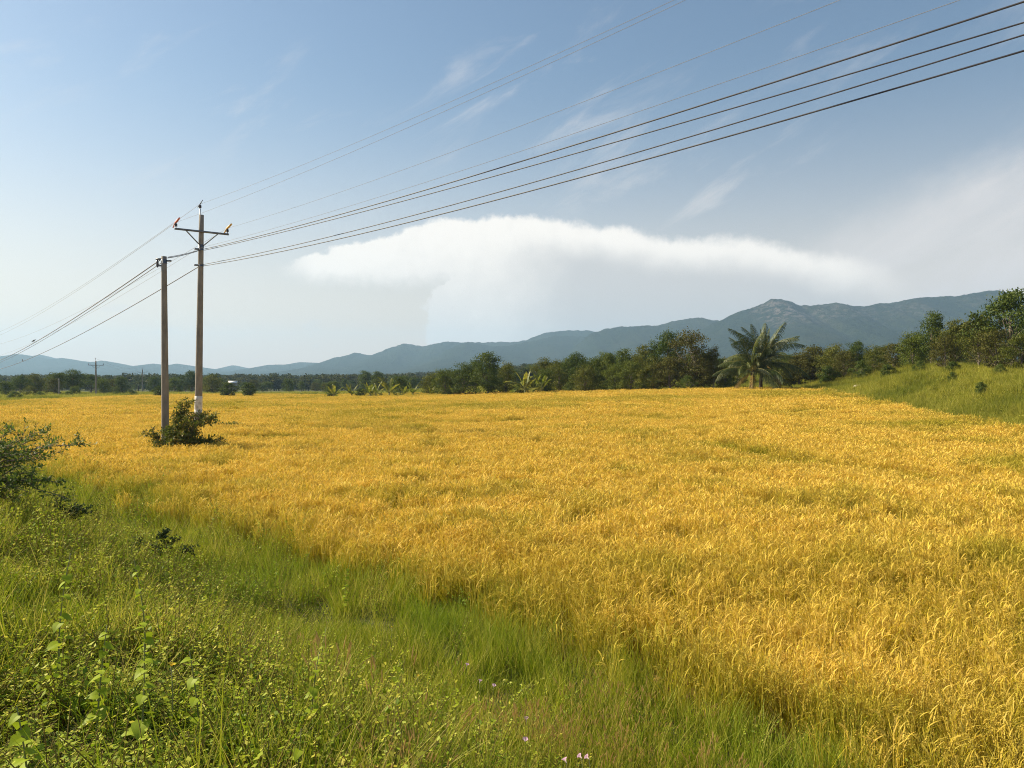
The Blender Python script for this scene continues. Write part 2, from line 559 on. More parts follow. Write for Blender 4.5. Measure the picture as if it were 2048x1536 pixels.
M['doorwood'] = rough_mat('hut_door_wood', (.10, .07, .045), (.16, .11, .07), 5, 0.8)
M['stone'] = rough_mat('pale_stone', (.40, .33, .24), (.52, .44, .33), 3, 0.9, 0.6, c3=(.30, .26, .2), scale3=2)
M['petal_pink'] = leaf_mat('pink_petal', [(.62, .30, .55), (.72, .45, .66)], c_col=(.75, .68, .62), transl=0.45, gloss=0.03)
M['petal_yellow'] = leaf_mat('yellow_petal', [(.75, .52, .04), (.80, .60, .06)], c_col=(.55, .32, .03), transl=0.4, gloss=0.03)


def ground_mat():
    m, g, out = new_mat('ground_soil_and_turf')
    tc = g.node('ShaderNodeTexCoord').outputs['Object']
    n = g.noise(tc, 0.9, 8, 0.62)
    nb = g.noise(tc, 0.035, 5, 0.6)
    c = g.mix(g.ss(n, 0.35, 0.68), (.055, .075, .020), (.13, .12, .05))
    c = g.mix(g.ss(nb, 0.45, 0.65), c, (.10, .125, .03))
    a = g.node('ShaderNodeAttribute', attribute_name='rice', attribute_type='GEOMETRY').outputs['Fac']
    c = g.mix(a, c, (.22, .145, .04))
    p = g.node('ShaderNodeBsdfPrincipled'); p.inputs['Roughness'].default_value = 0.95
    p.inputs['Specular IOR Level'].default_value = 0.1
    g.put(p.inputs['Base Color'], c)
    b = g.node('ShaderNodeBump'); b.inputs['Strength'].default_value = 0.6; b.inputs['Distance'].default_value = 0.08
    g.put(b.inputs['Height'], n); g.put(p.inputs['Normal'], b.outputs[0])
    g.put(out.inputs[0], p.outputs[0])
    return m


def hill_mat(name, rock=0.0):
    m, g, out = new_mat(name)
    tc = g.node('ShaderNodeTexCoord').outputs['Object']
    n = g.noise(tc, 0.035, 8, 0.65)
    nb = g.noise(tc, 0.004, 5, 0.6)
    n2 = g.noise(tc, 0.11, 4, 0.6)
    c = g.mix(g.ss(g.m('ADD', g.m('MULTIPLY', n, .5), g.m('MULTIPLY', n2, .5)), 0.38, 0.62), (.010, .018, .008), (.026, .038, .014))
    c = g.mix(g.m('MULTIPLY', g.ss(nb, 0.42, 0.68), .5), c, (.045, .05, .024))
    h = g.m('ADD', n, g.m('MULTIPLY', n2, .6))
    if rock:
        a = g.node('ShaderNodeAttribute', attribute_name='rock', attribute_type='GEOMETRY').outputs['Fac']
        mp = g.node('ShaderNodeMapping'); g.put(mp.inputs[0], tc); mp.inputs['Scale'].default_value = (1.3, 1.3, .35)
        rn = g.noise(mp.outputs[0], 0.028, 6, 0.62, 0.6)
        f = g.m('MULTIPLY', g.ss(rn, 0.47, 0.60), a, clamp=True)
        c = g.mix(f, c, (.15, .13, .12))
    p = g.node('ShaderNodeBsdfPrincipled'); p.inputs['Roughness'].default_value = 1.0
    p.inputs['Specular IOR Level'].default_value = 0.0
    g.put(p.inputs['Base Color'], c)
    b = g.node('ShaderNodeBump'); b.inputs['Strength'].default_value = 1.0; b.inputs['Distance'].default_value = 22.0
    g.put(b.inputs['Height'], h); g.put(p.inputs['Normal'], b.outputs[0])
    g.put(out.inputs[0], p.outputs[0])
    return m


# ------------------------------------------------------------------ the field's outline (on the land)
FIELD_PX = [(2120, 1640), (1860, 1536), (1680, 1472), (1450, 1392), (1275, 1312), (1100, 1252), (950, 1192), (800, 1140), (600, 1098), (480, 1050),
            (300, 988), (150, 943), (0, 903), (-300, 842), (-300, 812), (0, 801), (100, 797), (260, 790.5), (400, 787.5), (530, 785), (600, 788),
            (640, 789), (760, 787), (1000, 783), (1200, 779), (1400, 776), (1500, 774), (1600, 774), (1660, 781), (1700, 790), (1780, 803),
            (1850, 818), (1950, 836), (2048, 855), (2400, 925), (3000, 1060), (3300, 1640)]
POLY = np.array([hit(px, py, 0.30 if k < 13 else 0.72)[:2] for k, (px, py) in enumerate(FIELD_PX)])


def in_poly(x, y, P=POLY):
    c = np.zeros(np.shape(x), bool)
    j = len(P) - 1
    for i in range(len(P)):
        xi, yi, xj, yj = *P[i], *P[j]
        c ^= ((yi > y) != (yj > y)) & (x < (xj - xi) * (y - yi) / (yj - yi + 1e-12) + xi)
        j = i
    return c


def dist_line(x, y, P):
    d = np.full(np.shape(x), 1e9)
    for a, b in zip(P[:-1], P[1:]):
        ab = b - a; t = np.clip(((x - a[0]) * ab[0] + (y - a[1]) * ab[1]) / (ab @ ab + 1e-12), 0, 1)
        d = np.minimum(d, np.hypot(x - a[0] - t * ab[0], y - a[1] - t * ab[1]))
    return d


# ------------------------------------------------------------------ ground
def build_ground():
    ys = [-60]
    while ys[-1] < 6550:
        y = ys[-1]
        ys.append(y + (2.0 if y < -6 else max(0.4, abs(y) * 0.035)))
    ys = np.array(ys)
    u = np.linspace(-1, 1, 181)
    u = np.sign(u) * np.abs(u) ** 1.25
    w = 42 + 1.25 * np.clip(ys, 0, None)
    X = u[None] * w[:, None]
    Yg = np.repeat(ys[:, None], len(u), 1)
    Zg = terrain(X, Yg)
    n, k = X.shape
    i = np.arange(n - 1)[:, None] * k + np.arange(k - 1)[None]
    Q = np.stack([i, i + 1, i + k + 1, i + k], -1).reshape(-1, 4)
    ri = in_poly(X, Yg).astype(float)
    me = mesh_q('ground', np.stack([X, Yg, Zg], -1), Q, {'rice': ri}, True)
    o = link('ground', me, ground_mat())
    tag(o, 'earth and turf under the rice field, verge and scrub', 'ground', kind='structure')


build_ground()

# ------------------------------------------------------------------ hills
def ridge(name, label, prof, Yc, depth, power, mat, seed, rock=None):
    P = np.array(prof, float)
    px = np.arange(P[0, 0], P[-1, 0] + 1, 4.0)
    py = np.interp(px, P[:, 0], P[:, 1])
    ker = np.array([1, 6, 1.]) / 8
    py2 = np.convolve(np.pad(py, 1, mode='edge'), ker, 'valid')
    fr = (fbm(px * .11, px * 0 + seed, seed, 4) - .5) * 3.0 + (vnoise(px * .8, px * 0, seed + 5) - .5) * 1.3
    py2 = py2 + fr * np.clip((745 - py2) / 60, .2, 1)
    yc = Yc * (1 + .05 * (fbm(px * .008, px * 0 + 3, seed + 9, 3) - .5))
    crest = np.array([at(a, b, c) for a, b, c in zip(px, py2, yc)])
    t = np.concatenate([np.linspace(0, 1, 44), np.linspace(1.06, 1.9, 10)])
    V, rk = [], []
    for tt in t:
        if tt <= 1:
            y = crest[:, 1] - depth * (1 - tt)
            gul = fbm(px * .035 + tt * 1.6, np.full_like(px, tt * 2.2), seed + 21, 4)
            z = crest[:, 2] * (tt ** power) * (1 - .40 * math.sin(math.pi * tt) * (gul - .25).clip(0, 1))
            yo = (fbm(px * .05, np.full_like(px, tt * 3.0), seed + 4, 4) - .5) * depth * .10 * math.sin(math.pi * min(tt, 1))
            y = y + yo
        else:
            y = crest[:, 1] + depth * (tt - 1)
            z = crest[:, 2] * (1 - ((tt - 1) / .9) ** 1.2)
        z = np.where(tt in (0.0,), -12, z - (12 if tt > 1.85 else 0))
        V.append(np.stack([crest[:, 0] + np.zeros_like(z), y, z], -1))
        if rock is not None:
            rr = np.zeros_like(px)
            for (a, b, lo, hi, s) in rock:
                rr = np.maximum(rr, s * sstep(a - 25, a + 15, px) * (1 - sstep(b - 25, b + 25, px)) * sstep(lo - .1, lo + .06, tt) * (1 - sstep(hi - .01, hi + .03, tt)))
            rk.append(rr)
    V = np.array(V); n, k = V.shape[:2]
    i = np.arange(n - 1)[:, None] * k + np.arange(k - 1)[None]
    Q = np.stack([i, i + 1, i + k + 1, i + k], -1).reshape(-1, 4)
    me = mesh_q(name, V, Q, {'rock': np.array(rk)} if rock is not None else None, True)
    o = link(name, me, mat)
    tag(o, label, 'hills', kind='structure')


HM, HR = hill_mat('wooded_hill'), hill_mat('wooded_hill_with_cliffs', 1.0)
ridge('hills', 'faintest far hill ridge', [(-500, 748), (-300, 735), (-100, 730), (20, 722), (60, 712), (82, 709), (105, 717), (150, 735), (300, 745), (420, 741), (445, 735),
      (466, 730), (480, 733), (497, 737), (520, 744), (700, 748)], 5700, 1000, 1.1, HM, 1)
ridge('hills', 'long blue hill ridge behind the poles', [(-900, 720), (-600, 700), (-300, 705), (-100, 716), (0, 713), (35, 708), (59, 711), (84, 716), (103, 718), (123, 715), (152, 721), (182, 724),
      (205, 721), (234, 728), (262, 733), (305, 727), (336, 731), (353, 727), (391, 733), (410, 736), (432, 741), (455, 743), (495, 738), (537, 729.5), (571, 729),
      (600, 724), (639, 726), (700, 728), (780, 733), (840, 741), (900, 749)], 4900, 1200, 1.15, HM, 2)
ridge('hills', 'stepped blue ridge under the thunderhead', [(600, 749), (630, 730), (650, 722), (671, 714), (681, 714), (710, 705), (742, 711), (781, 695), (808, 687), (825, 689), (844, 693), (891, 683), (937, 685),
      (1000, 684), (1039, 683), (1056, 679), (1088, 666), (1129, 661), (1169, 661), (1198, 664), (1240, 672), (1300, 690), (1400, 730)], 4300, 1300, 1.2, HM, 3)
ridge('hills', 'darker wooded ridge in front of the stepped ridge', [(780, 747), (830, 733), (860, 716), (900, 697), (937, 683.5), (963, 688), (985, 693), (1022, 691), (1051, 685), (1110, 671), (1144, 672), (1193, 677), (1260, 676),
      (1330, 680), (1420, 700), (1520, 735)], 3800, 1300, 1.25, HM, 4)
ridge('hills', 'rounded wooded shoulder beside the peak', [(1080, 735), (1140, 700), (1181, 668), (1198, 662), (1212, 657), (1240, 654), (1266, 652), (1317, 651), (1339, 644), (1369, 638), (1405, 635), (1423, 640), (1460, 645),
      (1560, 670), (1700, 725)], 3450, 1300, 1.3, HM, 5)
ridge('hills', 'wooded mountain with bare rock faces below its peak', [(1300, 730), (1360, 690), (1423, 648), (1446, 639), (1470, 627), (1487, 620.5), (1511, 614), (1528, 606), (1544, 597), (1560, 598), (1583, 604), (1601, 611),
      (1632, 610), (1671, 605), (1687, 607), (1709, 612), (1731, 613), (1762, 605.5), (1775, 607), (1808, 601), (1841, 595), (1884, 592), (1917, 592), (1950, 585),
      (1972, 581), (2007, 581), (2014, 587), (2060, 600), (2200, 620), (2500, 640), (2900, 700), (3100, 745)], 3000, 1500, 1.7, HR, 6,
      rock=[(1505, 1590, .84, .985, 1.0), (1600, 1720, .88, .97, .75), (1720, 1830, .90, .97, .5), (1900, 2000, .92, .97, .3)])


# ------------------------------------------------------------------ scatter of uncountable plants
def proto_collection(name, meshes):
    c = bpy.data.collections.new(name)
    for i, (me, mat) in enumerate(meshes):
        o = bpy.data.objects.new(f"{name}_{i:02d}", me)
        if not me.materials:
            me.materials.append(mat)
        c.objects.link(o)
    return c


def scatter(name, coll, P, rot, scl, idx, tint, label, cat):
    n = len(P)
    me = bpy.data.meshes.new(name)
    me.vertices.add(n); me.vertices.foreach_set('co', np.asarray(P, np.float32).ravel())

    def at_(nm, ty, key, val):
        a = me.attributes.new(nm, ty, 'POINT'); a.data.foreach_set(key, val)
    at_('rot', 'FLOAT_VECTOR', 'vector', np.asarray(rot, np.float32).ravel())
    scl = np.asarray(scl, np.float32)
    if scl.ndim == 1:
        scl = np.repeat(scl[:, None], 3, 1)
    at_('scl', 'FLOAT_VECTOR', 'vector', scl.ravel())
    at_('idx', 'INT', 'value', np.asarray(idx, np.int32))
    at_('tint', 'FLOAT', 'value', np.asarray(tint, np.float32))
    o = link(name, me)
    nt = bpy.data.node_groups.new(name + '_scatter', 'GeometryNodeTree')
    nt.interface.new_socket('Geometry', in_out='INPUT', socket_type='NodeSocketGeometry')
    nt.interface.new_socket('Geometry', in_out='OUTPUT', socket_type='NodeSocketGeometry')
    N = nt.nodes
    gi, go = N.new('NodeGroupInput'), N.new('NodeGroupOutput')
    ci = N.new('GeometryNodeCollectionInfo')
    ci.inputs['Collection'].default_value = coll
    ci.inputs['Separate Children'].default_value = True
    ci.inputs['Reset Children'].default_value = True
    ip = N.new('GeometryNodeInstanceOnPoints')
    ip.inputs['Pick Instance'].default_value = True

    def na(nm, ty):
        q = N.new('GeometryNodeInputNamedAttribute'); q.data_type = ty; q.inputs['Name'].default_value = nm
        return next(s for s in q.outputs if s.enabled and s.name == 'Attribute')
    L = nt.links
    L.new(gi.outputs[0], ip.inputs['Points'])
    L.new(ci.outputs[0], ip.inputs['Instance'])
    L.new(na('idx', 'INT'), ip.inputs['Instance Index'])
    L.new(na('rot', 'FLOAT_VECTOR'), ip.inputs['Rotation'])
    L.new(na('scl', 'FLOAT_VECTOR'), ip.inputs['Scale'])
    L.new(ip.outputs[0], go.inputs[0])
    md = o.modifiers.new('scatter', 'NODES'); md.node_group = nt
    tag(o, label, cat, kind='stuff')
    return o


def rot_rand(n, tilt=0.12):
    return np.stack([rng.normal(0, tilt, n), rng.normal(0, tilt, n), rng.uniform(0, 6.283, n)], -1)


def rice_hill(mb, cx, cy, h, nl, npan, grains, wl=.0085, wp=.011, spread=.045):
    b = np.stack([cx + rng.normal(0, spread, nl), cy + rng.normal(0, spread, nl), np.zeros(nl)], -1)
    mb.blades(b, rng.uniform(0, 6.28, nl), rng.uniform(.03, .30, nl), rng.uniform(.1, 1.1, nl), h * rng.uniform(.75, 1.18, nl),
              np.array([.8, 1, .9, .6, .1]) * wl, 4, twist=rng.uniform(0, 6.28, nl), v=rng.uniform(0, 1, nl), c=0.0)
    if npan:
        az = rng.uniform(0, 6.28, npan)
        b = np.stack([cx + rng.normal(0, spread, npan) + .07 * np.cos(az), cy + rng.normal(0, spread, npan) + .07 * np.sin(az), h * rng.uniform(.62, .98, npan)], -1)
        ln = rng.uniform(.10, .19, npan)
        P = mb.blades(b, az, rng.uniform(.05, .6, npan), rng.uniform(.3, 2.0, npan), ln, np.array([.25, .9, 1, .9, .75, .3]) * wp, 5,
                      twist=rng.uniform(0, 6.28, npan), v=rng.uniform(0, 1, npan), c=rng.uniform(.35, 1.0, npan))
        # stem below each panicle
        mb.blades(b - np.array([0, 0, .3]), az, np.zeros(npan), np.full(npan, .08), np.full(npan, .31), np.array([1, 1, 1]) * wl * .6, 2, v=rng.uniform(0, 1, npan), c=.5)
        if grains:
            C = P[:, 1:].reshape(-1, 3); C = np.repeat(C, grains, 0) + rng.normal(0, .014, (len(C) * grains, 3))
            n = len(C)
            D = rng.normal(0, .5, (n, 3)) + np.array([0, 0, -.7])
            mb.leaves(C, D, rng.normal(size=(n, 3)), .018, .007, v=rng.uniform(0, 1, n), c=rng.uniform(.6, 1.0, n))


def rice_protos():
    out = []
    for i in range(6):                                   # 0-5 single hills, near
        mb = MB(); rice_hill(mb, 0, 0, .70, 19, 10, 2, .009, .012); out.append((mb.mesh('rice_tuft'), M['rice']))
    for i in range(4):                                   # 6-9 small patches, middle distance
        mb = MB()
        for k in range(7):
            a, r = rng.uniform(0, 6.28), .30 * math.sqrt(rng.uniform())
            rice_hill(mb, r * math.cos(a), r * math.sin(a), .70 * rng.uniform(.92, 1.07), 11, 9, 0, .016, .023, .07)
        out.append((mb.mesh('rice_patch'), M['rice']))
    for i in range(4):                                   # 10-13 wider leaved patches
        mb = MB()
        for k in range(7):
            a, r = rng.uniform(0, 6.28), .32 * math.sqrt(rng.uniform())
            rice_hill(mb, r * math.cos(a), r * math.sin(a), .70 * rng.uniform(.92, 1.07), 9, 8, 0, .024, .035, .07)
        out.append((mb.mesh('rice_patch'), M['rice']))
    for i in range(3):                                   # 14-16 single hills, a little coarser
        mb = MB(); rice_hill(mb, 0, 0, .70, 16, 9, 2, .012, .016); out.append((mb.mesh('rice_tuft'), M['rice']))
    for i in range(4):                                   # 17-20 wide patches, far
        mb = MB()
        for k in range(34):
            a, r = rng.uniform(0, 6.28), .95 * math.sqrt(rng.uniform())
            rice_hill(mb, r * math.cos(a), r * math.sin(a), .70 * rng.uniform(.9, 1.1), 7, 7, 0, .040, .058, .10)
        out.append((mb.mesh('rice_spread'), M['rice']))
    return proto_collection('rice_source', out)


RICE_BANDS = [np.array([hit(px, py, .6)[:2] for px, py in l]) for l in (
    [(800, 838), (900, 843), (1000, 841), (1100, 834)], [(1170, 831), (1240, 828), (1330, 835), (1420, 836)], [(1340, 905), (1450, 914), (1560, 918), (1680, 924), (1800, 938), (1900, 955)],
    [(1440, 884), (1520, 902), (1600, 912)], [(400, 868), (480, 869), (580, 868)], [(340, 955), (400, 962), (450, 955)], [(640, 852), (760, 853)], [(1560, 823), (1650, 815)])]  # bunds, plus a band of greener, lower rice from the tall pole's foot


def wedge_points(y0, y1, dens, m=1.12, add=3.0, xmin=None, xmax=None):
    ymid = max(y1, 1)
    xr = .667 * m * ymid + add
    lo, hi = (-xr if xmin is None else xmin), (xr if xmax is None else xmax)
    n = int((hi - lo) * (y1 - y0) * dens)
    x, y = rng.uniform(lo, hi, n), rng.uniform(y0, y1, n)
    k = np.abs(x) < .667 * m * np.clip(y, 0, None) + add
    return x[k], y[k]


def build_rice():
    X, Y, I, SC = [], [], [], []
    for y0, y1, d, i0, i1, sc, sw in ((3, 9, 34, 0, 6, .97, 1.5), (9, 15, 32, 14, 17, .98, 2.0), (15, 30, 6.8, 6, 10, .98, 4.0), (30, 58, 5.6, 10, 14, 1.03, 9.0),
                                  (58, 100, 1.35, 17, 21, 1.0, 9.0), (100, 150, 1.05, 17, 21, 1.05, 5.0), (150, 215, .8, 17, 21, 1.1, 5.0)):
        x, y = wedge_points(max(y0 - sw, 2), y1 + sw, d)
        t = rng.uniform(-1, 1, len(x)) * sw                # soft change-over between the bands
        jig = .30 if i0 in (0, 14) else .6
        k = in_poly(x + rng.normal(0, jig, len(x)), y + rng.normal(0, jig, len(x))) & (y + t >= y0) & (y + t < y1)
        x, y = x[k], y[k]
        X.append(x); Y.append(y); I.append(rng.integers(i0, i1, len(x))); SC.append(np.full(len(x), sc))
    x, y, idx, sc = map(np.concatenate, (X, Y, I, SC))
    # trees, poles and the bush keep a small clearing
    n = len(x)
    big = fbm(x * .09, y * .09, 7, 4)
    fine = fbm(x * .55, y * .55, 8, 3)
    tint = np.clip((big - .52) * 2.6, 0, .5) + np.clip((fine - .58) * 2.4, 0, .45) + rng.uniform(0, .10, n)
    near_right = sstep(.10, .55, x / (y + 1)) * (1 - sstep(13, 22, y)) * sstep(.40, .6, fbm(x * .4, y * .4, 33, 3))
    tint = tint + .35 * near_right
    h = sc * (.84 + .06 * sstep(8, 16, y) + .22 * (fine - .5) + .12 * (big - .5)) * rng.uniform(.88, 1.10, n)
    keep = np.ones(n, bool)
    for b in RICE_BANDS:
        d = dist_line(x, y, b)
        wdt = .020 * np.hypot(x, y) ** .9 + .22
        f = np.exp(-(d / wdt) ** 2) * (.35 + .9 * fbm(x * .25, y * .4, 51, 3))
        tint = tint + 1.3 * f; h = h * (1 - .60 * np.clip(f, 0, 1))
        keep &= ~((f > .40) & (rng.uniform(size=n) < .5))
    e = dist_line(x, y, POLY[:14])
    tint = tint + .45 * np.exp(-(e / .5) ** 2) * rng.uniform(0, 1, n)
    for cx, cy, r in CLEAR:
        keep &= np.hypot(x - cx, y - cy) > r
    x, y, idx, h, tint = (q[keep] for q in (x, y, idx, h, tint))
    P = np.stack([x, y, terrain(x, y) - .02], -1)
    wid = np.where(idx < 6, 1.0, 1.0)
    scatter('rice', coll_rice, P, rot_rand(len(x), .07), np.stack([wid * (.9 + .2 * rng.uniform(size=len(x))), wid, h], -1), idx, np.clip(tint, 0, 1),
            'ripe golden rice crop filling the flat field', 'rice')
    return len(x)


def grass_protos():
    out = []

    def tuft(n, hl, wl, sp, bend, vr, heads=0, k=4):
        mb = MB()
        b = np.stack([rng.normal(0, sp, n), rng.normal(0, sp, n), np.zeros(n)], -1)
        az = rng.uniform(0, 6.28, n)
        mb.blades(b, az, rng.uniform(.02, .35, n), rng.uniform(.1, bend, n), hl * rng.uniform(.55, 1.15, n), np.interp(np.linspace(0, 1, k + 1), [0, .3, .7, 1], [.8, 1, .7, .1]) * wl, k,
                  twist=rng.uniform(0, 6.28, n), v=rng.uniform(*vr, n), c=0.0)
        if heads:
            az = rng.uniform(0, 6.28, heads)
            b = np.stack([rng.normal(0, sp, heads), rng.normal(0, sp, heads), np.zeros(heads)], -1)
            ln = hl * rng.uniform(.95, 1.3, heads)
            P = mb.blades(b, az, rng.uniform(.02, .2, heads), rng.uniform(.05, .35, heads), ln, np.full(5, .0028), 4, v=rng.uniform(.4, 1, heads), c=.3)
            tip = P[:, -1]; dr = P[:, -1] - P[:, -2]; dr /= np.linalg.norm(dr, axis=1)[:, None]
            for tw in (0, 1.57):
                lz = np.arccos(np.clip(dr[:, 2], -1, 1))
                mb.blades(tip, az, lz, np.full(heads, .35), np.full(heads, .065), np.array([.3, 1, 1, .9, .35]) * .0095, 4, twist=np.full(heads, tw + .8), v=.5, c=1.0)
        return mb.mesh('grass_tuft')
    for i in range(3):
        out.append((tuft(26, .42, .0068, .07, .9, (0, .75)), M['grass']))             # 0-2 fine grass
    for i in range(2):
        out.append((tuft(20, .52, .0062, .06, .6, (.35, 1.0)), M['grass']))           # 3-4 tall, paler
    for i in range(2):
        out.append((tuft(20, .40, .0055, .07, .9, (0, .8), heads=9), M['grass']))     # 5-6 foxtail
    for i in range(2):                                                               # 7-8 dry bent straw
        mb = MB(); n = 16
        b = np.stack([rng.normal(0, .08, n), rng.normal(0, .08, n), np.zeros(n)], -1)
        mb.blades(b, rng.normal(.6, .7, n), rng.uniform(.25, .8, n), rng.uniform(.1, .9, n), rng.uniform(.35, .75, n), np.array([1, 1, .8, .5, .2]) * .005, 4, twist=rng.uniform(0, 6.28, n), v=rng.uniform(.75, 1, n), c=0.0)
        out.append((mb.mesh('dry_straw'), M['grass']))

    def weed(h, nst, leaf, dens, droop):
        mb = MB()
        for s in range(nst):
            a, ln = rng.uniform(0, 6.28), h * rng.uniform(.6, 1.1)
            le = rng.uniform(.05, .45)
            t = np.linspace(0, 1, 7)
            th = le + .25 * t
            path = np.stack([np.cos(a) * np.sin(th) * t * ln, np.sin(a) * np.sin(th) * t * ln, np.cos(th) * t * ln], -1) + np.array([rng.normal(0, .03), rng.normal(0, .03), 0])
            mb.tube(path, np.linspace(.004, .0018, 7), 4, cap=False, v=.8, c=1.0)
            n = int(dens * ln / .03)
            tt = rng.uniform(.18, 1.0, n) ** .8
            base = np.stack([np.interp(tt, t, path[:, q]) for q in range(3)], -1)
            la = rng.uniform(0, 6.28, n)
            dl = np.stack([np.cos(la), np.sin(la), rng.uniform(-droop, .5, n)], -1)
            ls = leaf * (1.15 - .6 * tt) * rng.uniform(.7, 1.25, n)
            mb.leaves(base + dl * ls[:, None] * .55, dl, np.array([0, 0, 1]) + rng.normal(0, .45, (n, 3)), ls, ls * .52, v=np.clip(rng.uniform(0, .7, n) + .45 * (tt > .75), 0, 1), c=0.0)  # top leaves coloured paler, painting in tips that catch the light
        return mb.mesh('leafy_weed')
    for i in range(3):
        out.append((weed(.46, 6, .046, 1.25, .6), M['weed']))         # 9-11 leafy weed
    for i in range(2):
        out.append((weed(.32, 8, .032, 1.5, .4), M['weed']))         # 12-13 low small-leaved
    for i in range(2):
        out.append((weed(.60, 3, .062, .9, .8), M['weed']))          # 14-15 tall broad-leaved
    return proto_collection('verge_source', out)


def bank_protos():
    out = []
    for i in range(5):
        mb = MB(); n = 90
        a, r = rng.uniform(0, 6.28, n), .55 * np.sqrt(rng.uniform(0, 1, n))
        b = np.stack([r * np.cos(a), r * np.sin(a), np.zeros(n)], -1)
        mb.blades(b, rng.uniform(0, 6.28, n), rng.uniform(.02, .35, n), rng.uniform(.1, .9, n), rng.uniform(.45, 1.05, n), np.array([.9, 1, .6, .15]) * .028, 3, twist=rng.uniform(0, 6.28, n), v=rng.uniform(0, 1, n))
        out.append((mb.mesh('bank_grass_patch'), M['bankgrass']))
    for i in range(2):
        mb = MB(); n = 160
        C = rng.normal(0, 1, (n, 3)); C /= np.linalg.norm(C, axis=1)[:, None]
        C = C * rng.uniform(.3, 1, (n, 1)) * np.array([.5, .5, .45]) + np.array([0, 0, .45])
        mb.leaves(C, rng.normal(size=(n, 3)), rng.normal(size=(n, 3)) + np.array([0, 0, 1]), .13, .07, v=rng.uniform(0, 1, n))
        out.append((mb.mesh('bank_scrub'), M['bankgrass']))
    return proto_collection('bank_source', out)


def build_verge():
    X, Y, SC = [], [], []
    for y0, y1, d, sc in ((.9, 4, 110, .85), (4, 7, 95, .9), (7, 11, 62, 1.0), (11, 17, 36, 1.1), (17, 28, 18, 1.3), (28, 60, 7, 1.6)):
        x, y = wedge_points(y0, y1, d, 1.15, 1.4, xmax=5)
        s = bank_s(x, y)
        k = (s > -1.2) & ~in_poly(x + rng.normal(0, .25, len(x)), y + rng.normal(0, .25, len(x)), POLY) & (s < 9)
        x, y = x[k], y[k]
        X.append(x); Y.append(y); SC.append(np.full(len(x), sc))
    x, y, sc = map(np.concatenate, (X, Y, SC))
    z = terrain(x, y)
    k = np.sqrt(x ** 2 + y ** 2 + (z + .35 - EYE) ** 2) > 1.75
    for cx, cy, r in CLEAR:
        k &= np.hypot(x - cx, y - cy) > r * .6
    x, y, z, sc = x[k], y[k], z[k], sc[k]
    n = len(x)
    s = bank_s(x, y)
    d = np.hypot(x, y)
    left = sstep(.02, -.34, x / (y + .5))                     # weedier towards the left
    nz = fbm(x * .7, y * .7, 61, 3); nw = fbm(x * 1.6, y * 1.6, 62, 3)
    pw = np.clip(.20 + .48 * left + (nz - .5) * 1.6, .05, .85) * (1 - .40 * sstep(4.4, 5.6, s))
    r = rng.uniform(size=n)
    idx = rng.integers(0, 3, n)
    tall = (rng.uniform(size=n) < .45)
    idx = np.where(tall, rng.integers(3, 5, n), idx)
    fox = (rng.uniform(size=n) < .55 * sstep(.46, .6, fbm(x * .9, y * .9, 71, 3)) * (1 - sstep(6.5, 9, d)) * sstep(-.35, -.05, x / (y + .5)))
    idx = np.where(fox, rng.integers(5, 7, n), idx)
    dry = rng.uniform(size=n) < (.05 + .10 * left)
    idx = np.where(dry, rng.integers(7, 9, n), idx)
    wd = r < pw
    sel = rng.uniform(size=n)
    wi = np.where(sel < .55, rng.integers(9, 12, n), np.where(sel < .86, rng.integers(12, 14, n), rng.integers(14, 16, n)))
    idx = np.where(wd, wi, idx)
    lush = sstep(.52, .70, fbm(x * .45 + 3, y * .45, 81, 3))
    tint = np.clip(lush * .45 + (nw - .5) * .7 + .08, 0, .65)
    hs = sc * rng.uniform(.6, 1.2, n) * (.62 + .7 * nz) * (1 + .12 * sstep(3.6, 5.0, s))
    hl_ = sstep(.56, .68, fbm(x * .95 + 9, y * .95, 91, 3))
    hollow = (1 - .38 * hl_) * (1.12 - .25 * hl_)
    P = np.stack([x, y, z - .01], -1)
    rot = rot_rand(n, .14)
    scatter('grass', coll_verge, P, rot, np.stack([sc, sc, hs * hollow], -1), idx, tint, 'tangled green roadside grass and weeds on the sloping verge', 'grass')
    return n


def build_banks():
    X, Y, SC = [], [], []
    x, y = wedge_points(26, 62, 5.0, 1.25, 6, xmin=18); X.append(x); Y.append(y); SC.append(np.full(len(x), .9))
    x, y = wedge_points(62, 130, 2.4, 1.2, 6, xmin=10); X.append(x); Y.append(y); SC.append(np.full(len(x), 1.05))
    x, y = wedge_points(75, 160, 1.3, 1.2, 6); X.append(x); Y.append(y); SC.append(np.full(len(x), 1.15))
    x, y = wedge_points(150, 260, .55, 1.2, 6); X.append(x); Y.append(y); SC.append(np.full(len(x), 1.6))
    x, y, sc = map(np.concatenate, (X, Y, SC))
    s = bank_s(x, y)
    jit = .012 * np.hypot(x, y)
    k = ~in_poly(x + rng.normal(0, 1, len(x)) * jit, y + rng.normal(0, 1, len(x)) * jit) & (s > 9) & ((y > 85) | (x > 15))
    x, y, sc = x[k], y[k], sc[k]
    n = len(x)
    nz = fbm(x * .12, y * .12, 101, 4)
    idx = np.where(rng.uniform(size=n) < .10 * sstep(.5, .65, nz) + .015, rng.integers(5, 7, n), rng.integers(0, 5, n))
    tint = np.clip((nz - .42) * 2.4, 0, .9) + rng.uniform(0, .1, n)
    hs = sc * rng.uniform(.6, 1.15, n) * (.7 + .6 * fbm(x * .3, y * .3, 102, 3))
    right = (x > np.interp(y, *BX)) & (y < 110)
    hs = np.where(right, hs * .95, hs * .8)
    scatter('grass', coll_bank, np.stack([x, y, terrain(x, y) - .02], -1), rot_rand(n, .1), np.stack([sc, sc, hs], -1), idx, np.clip(tint, 0, 1),
            'tall meadow grass on the bank and strip beyond the rice', 'grass')
    return n


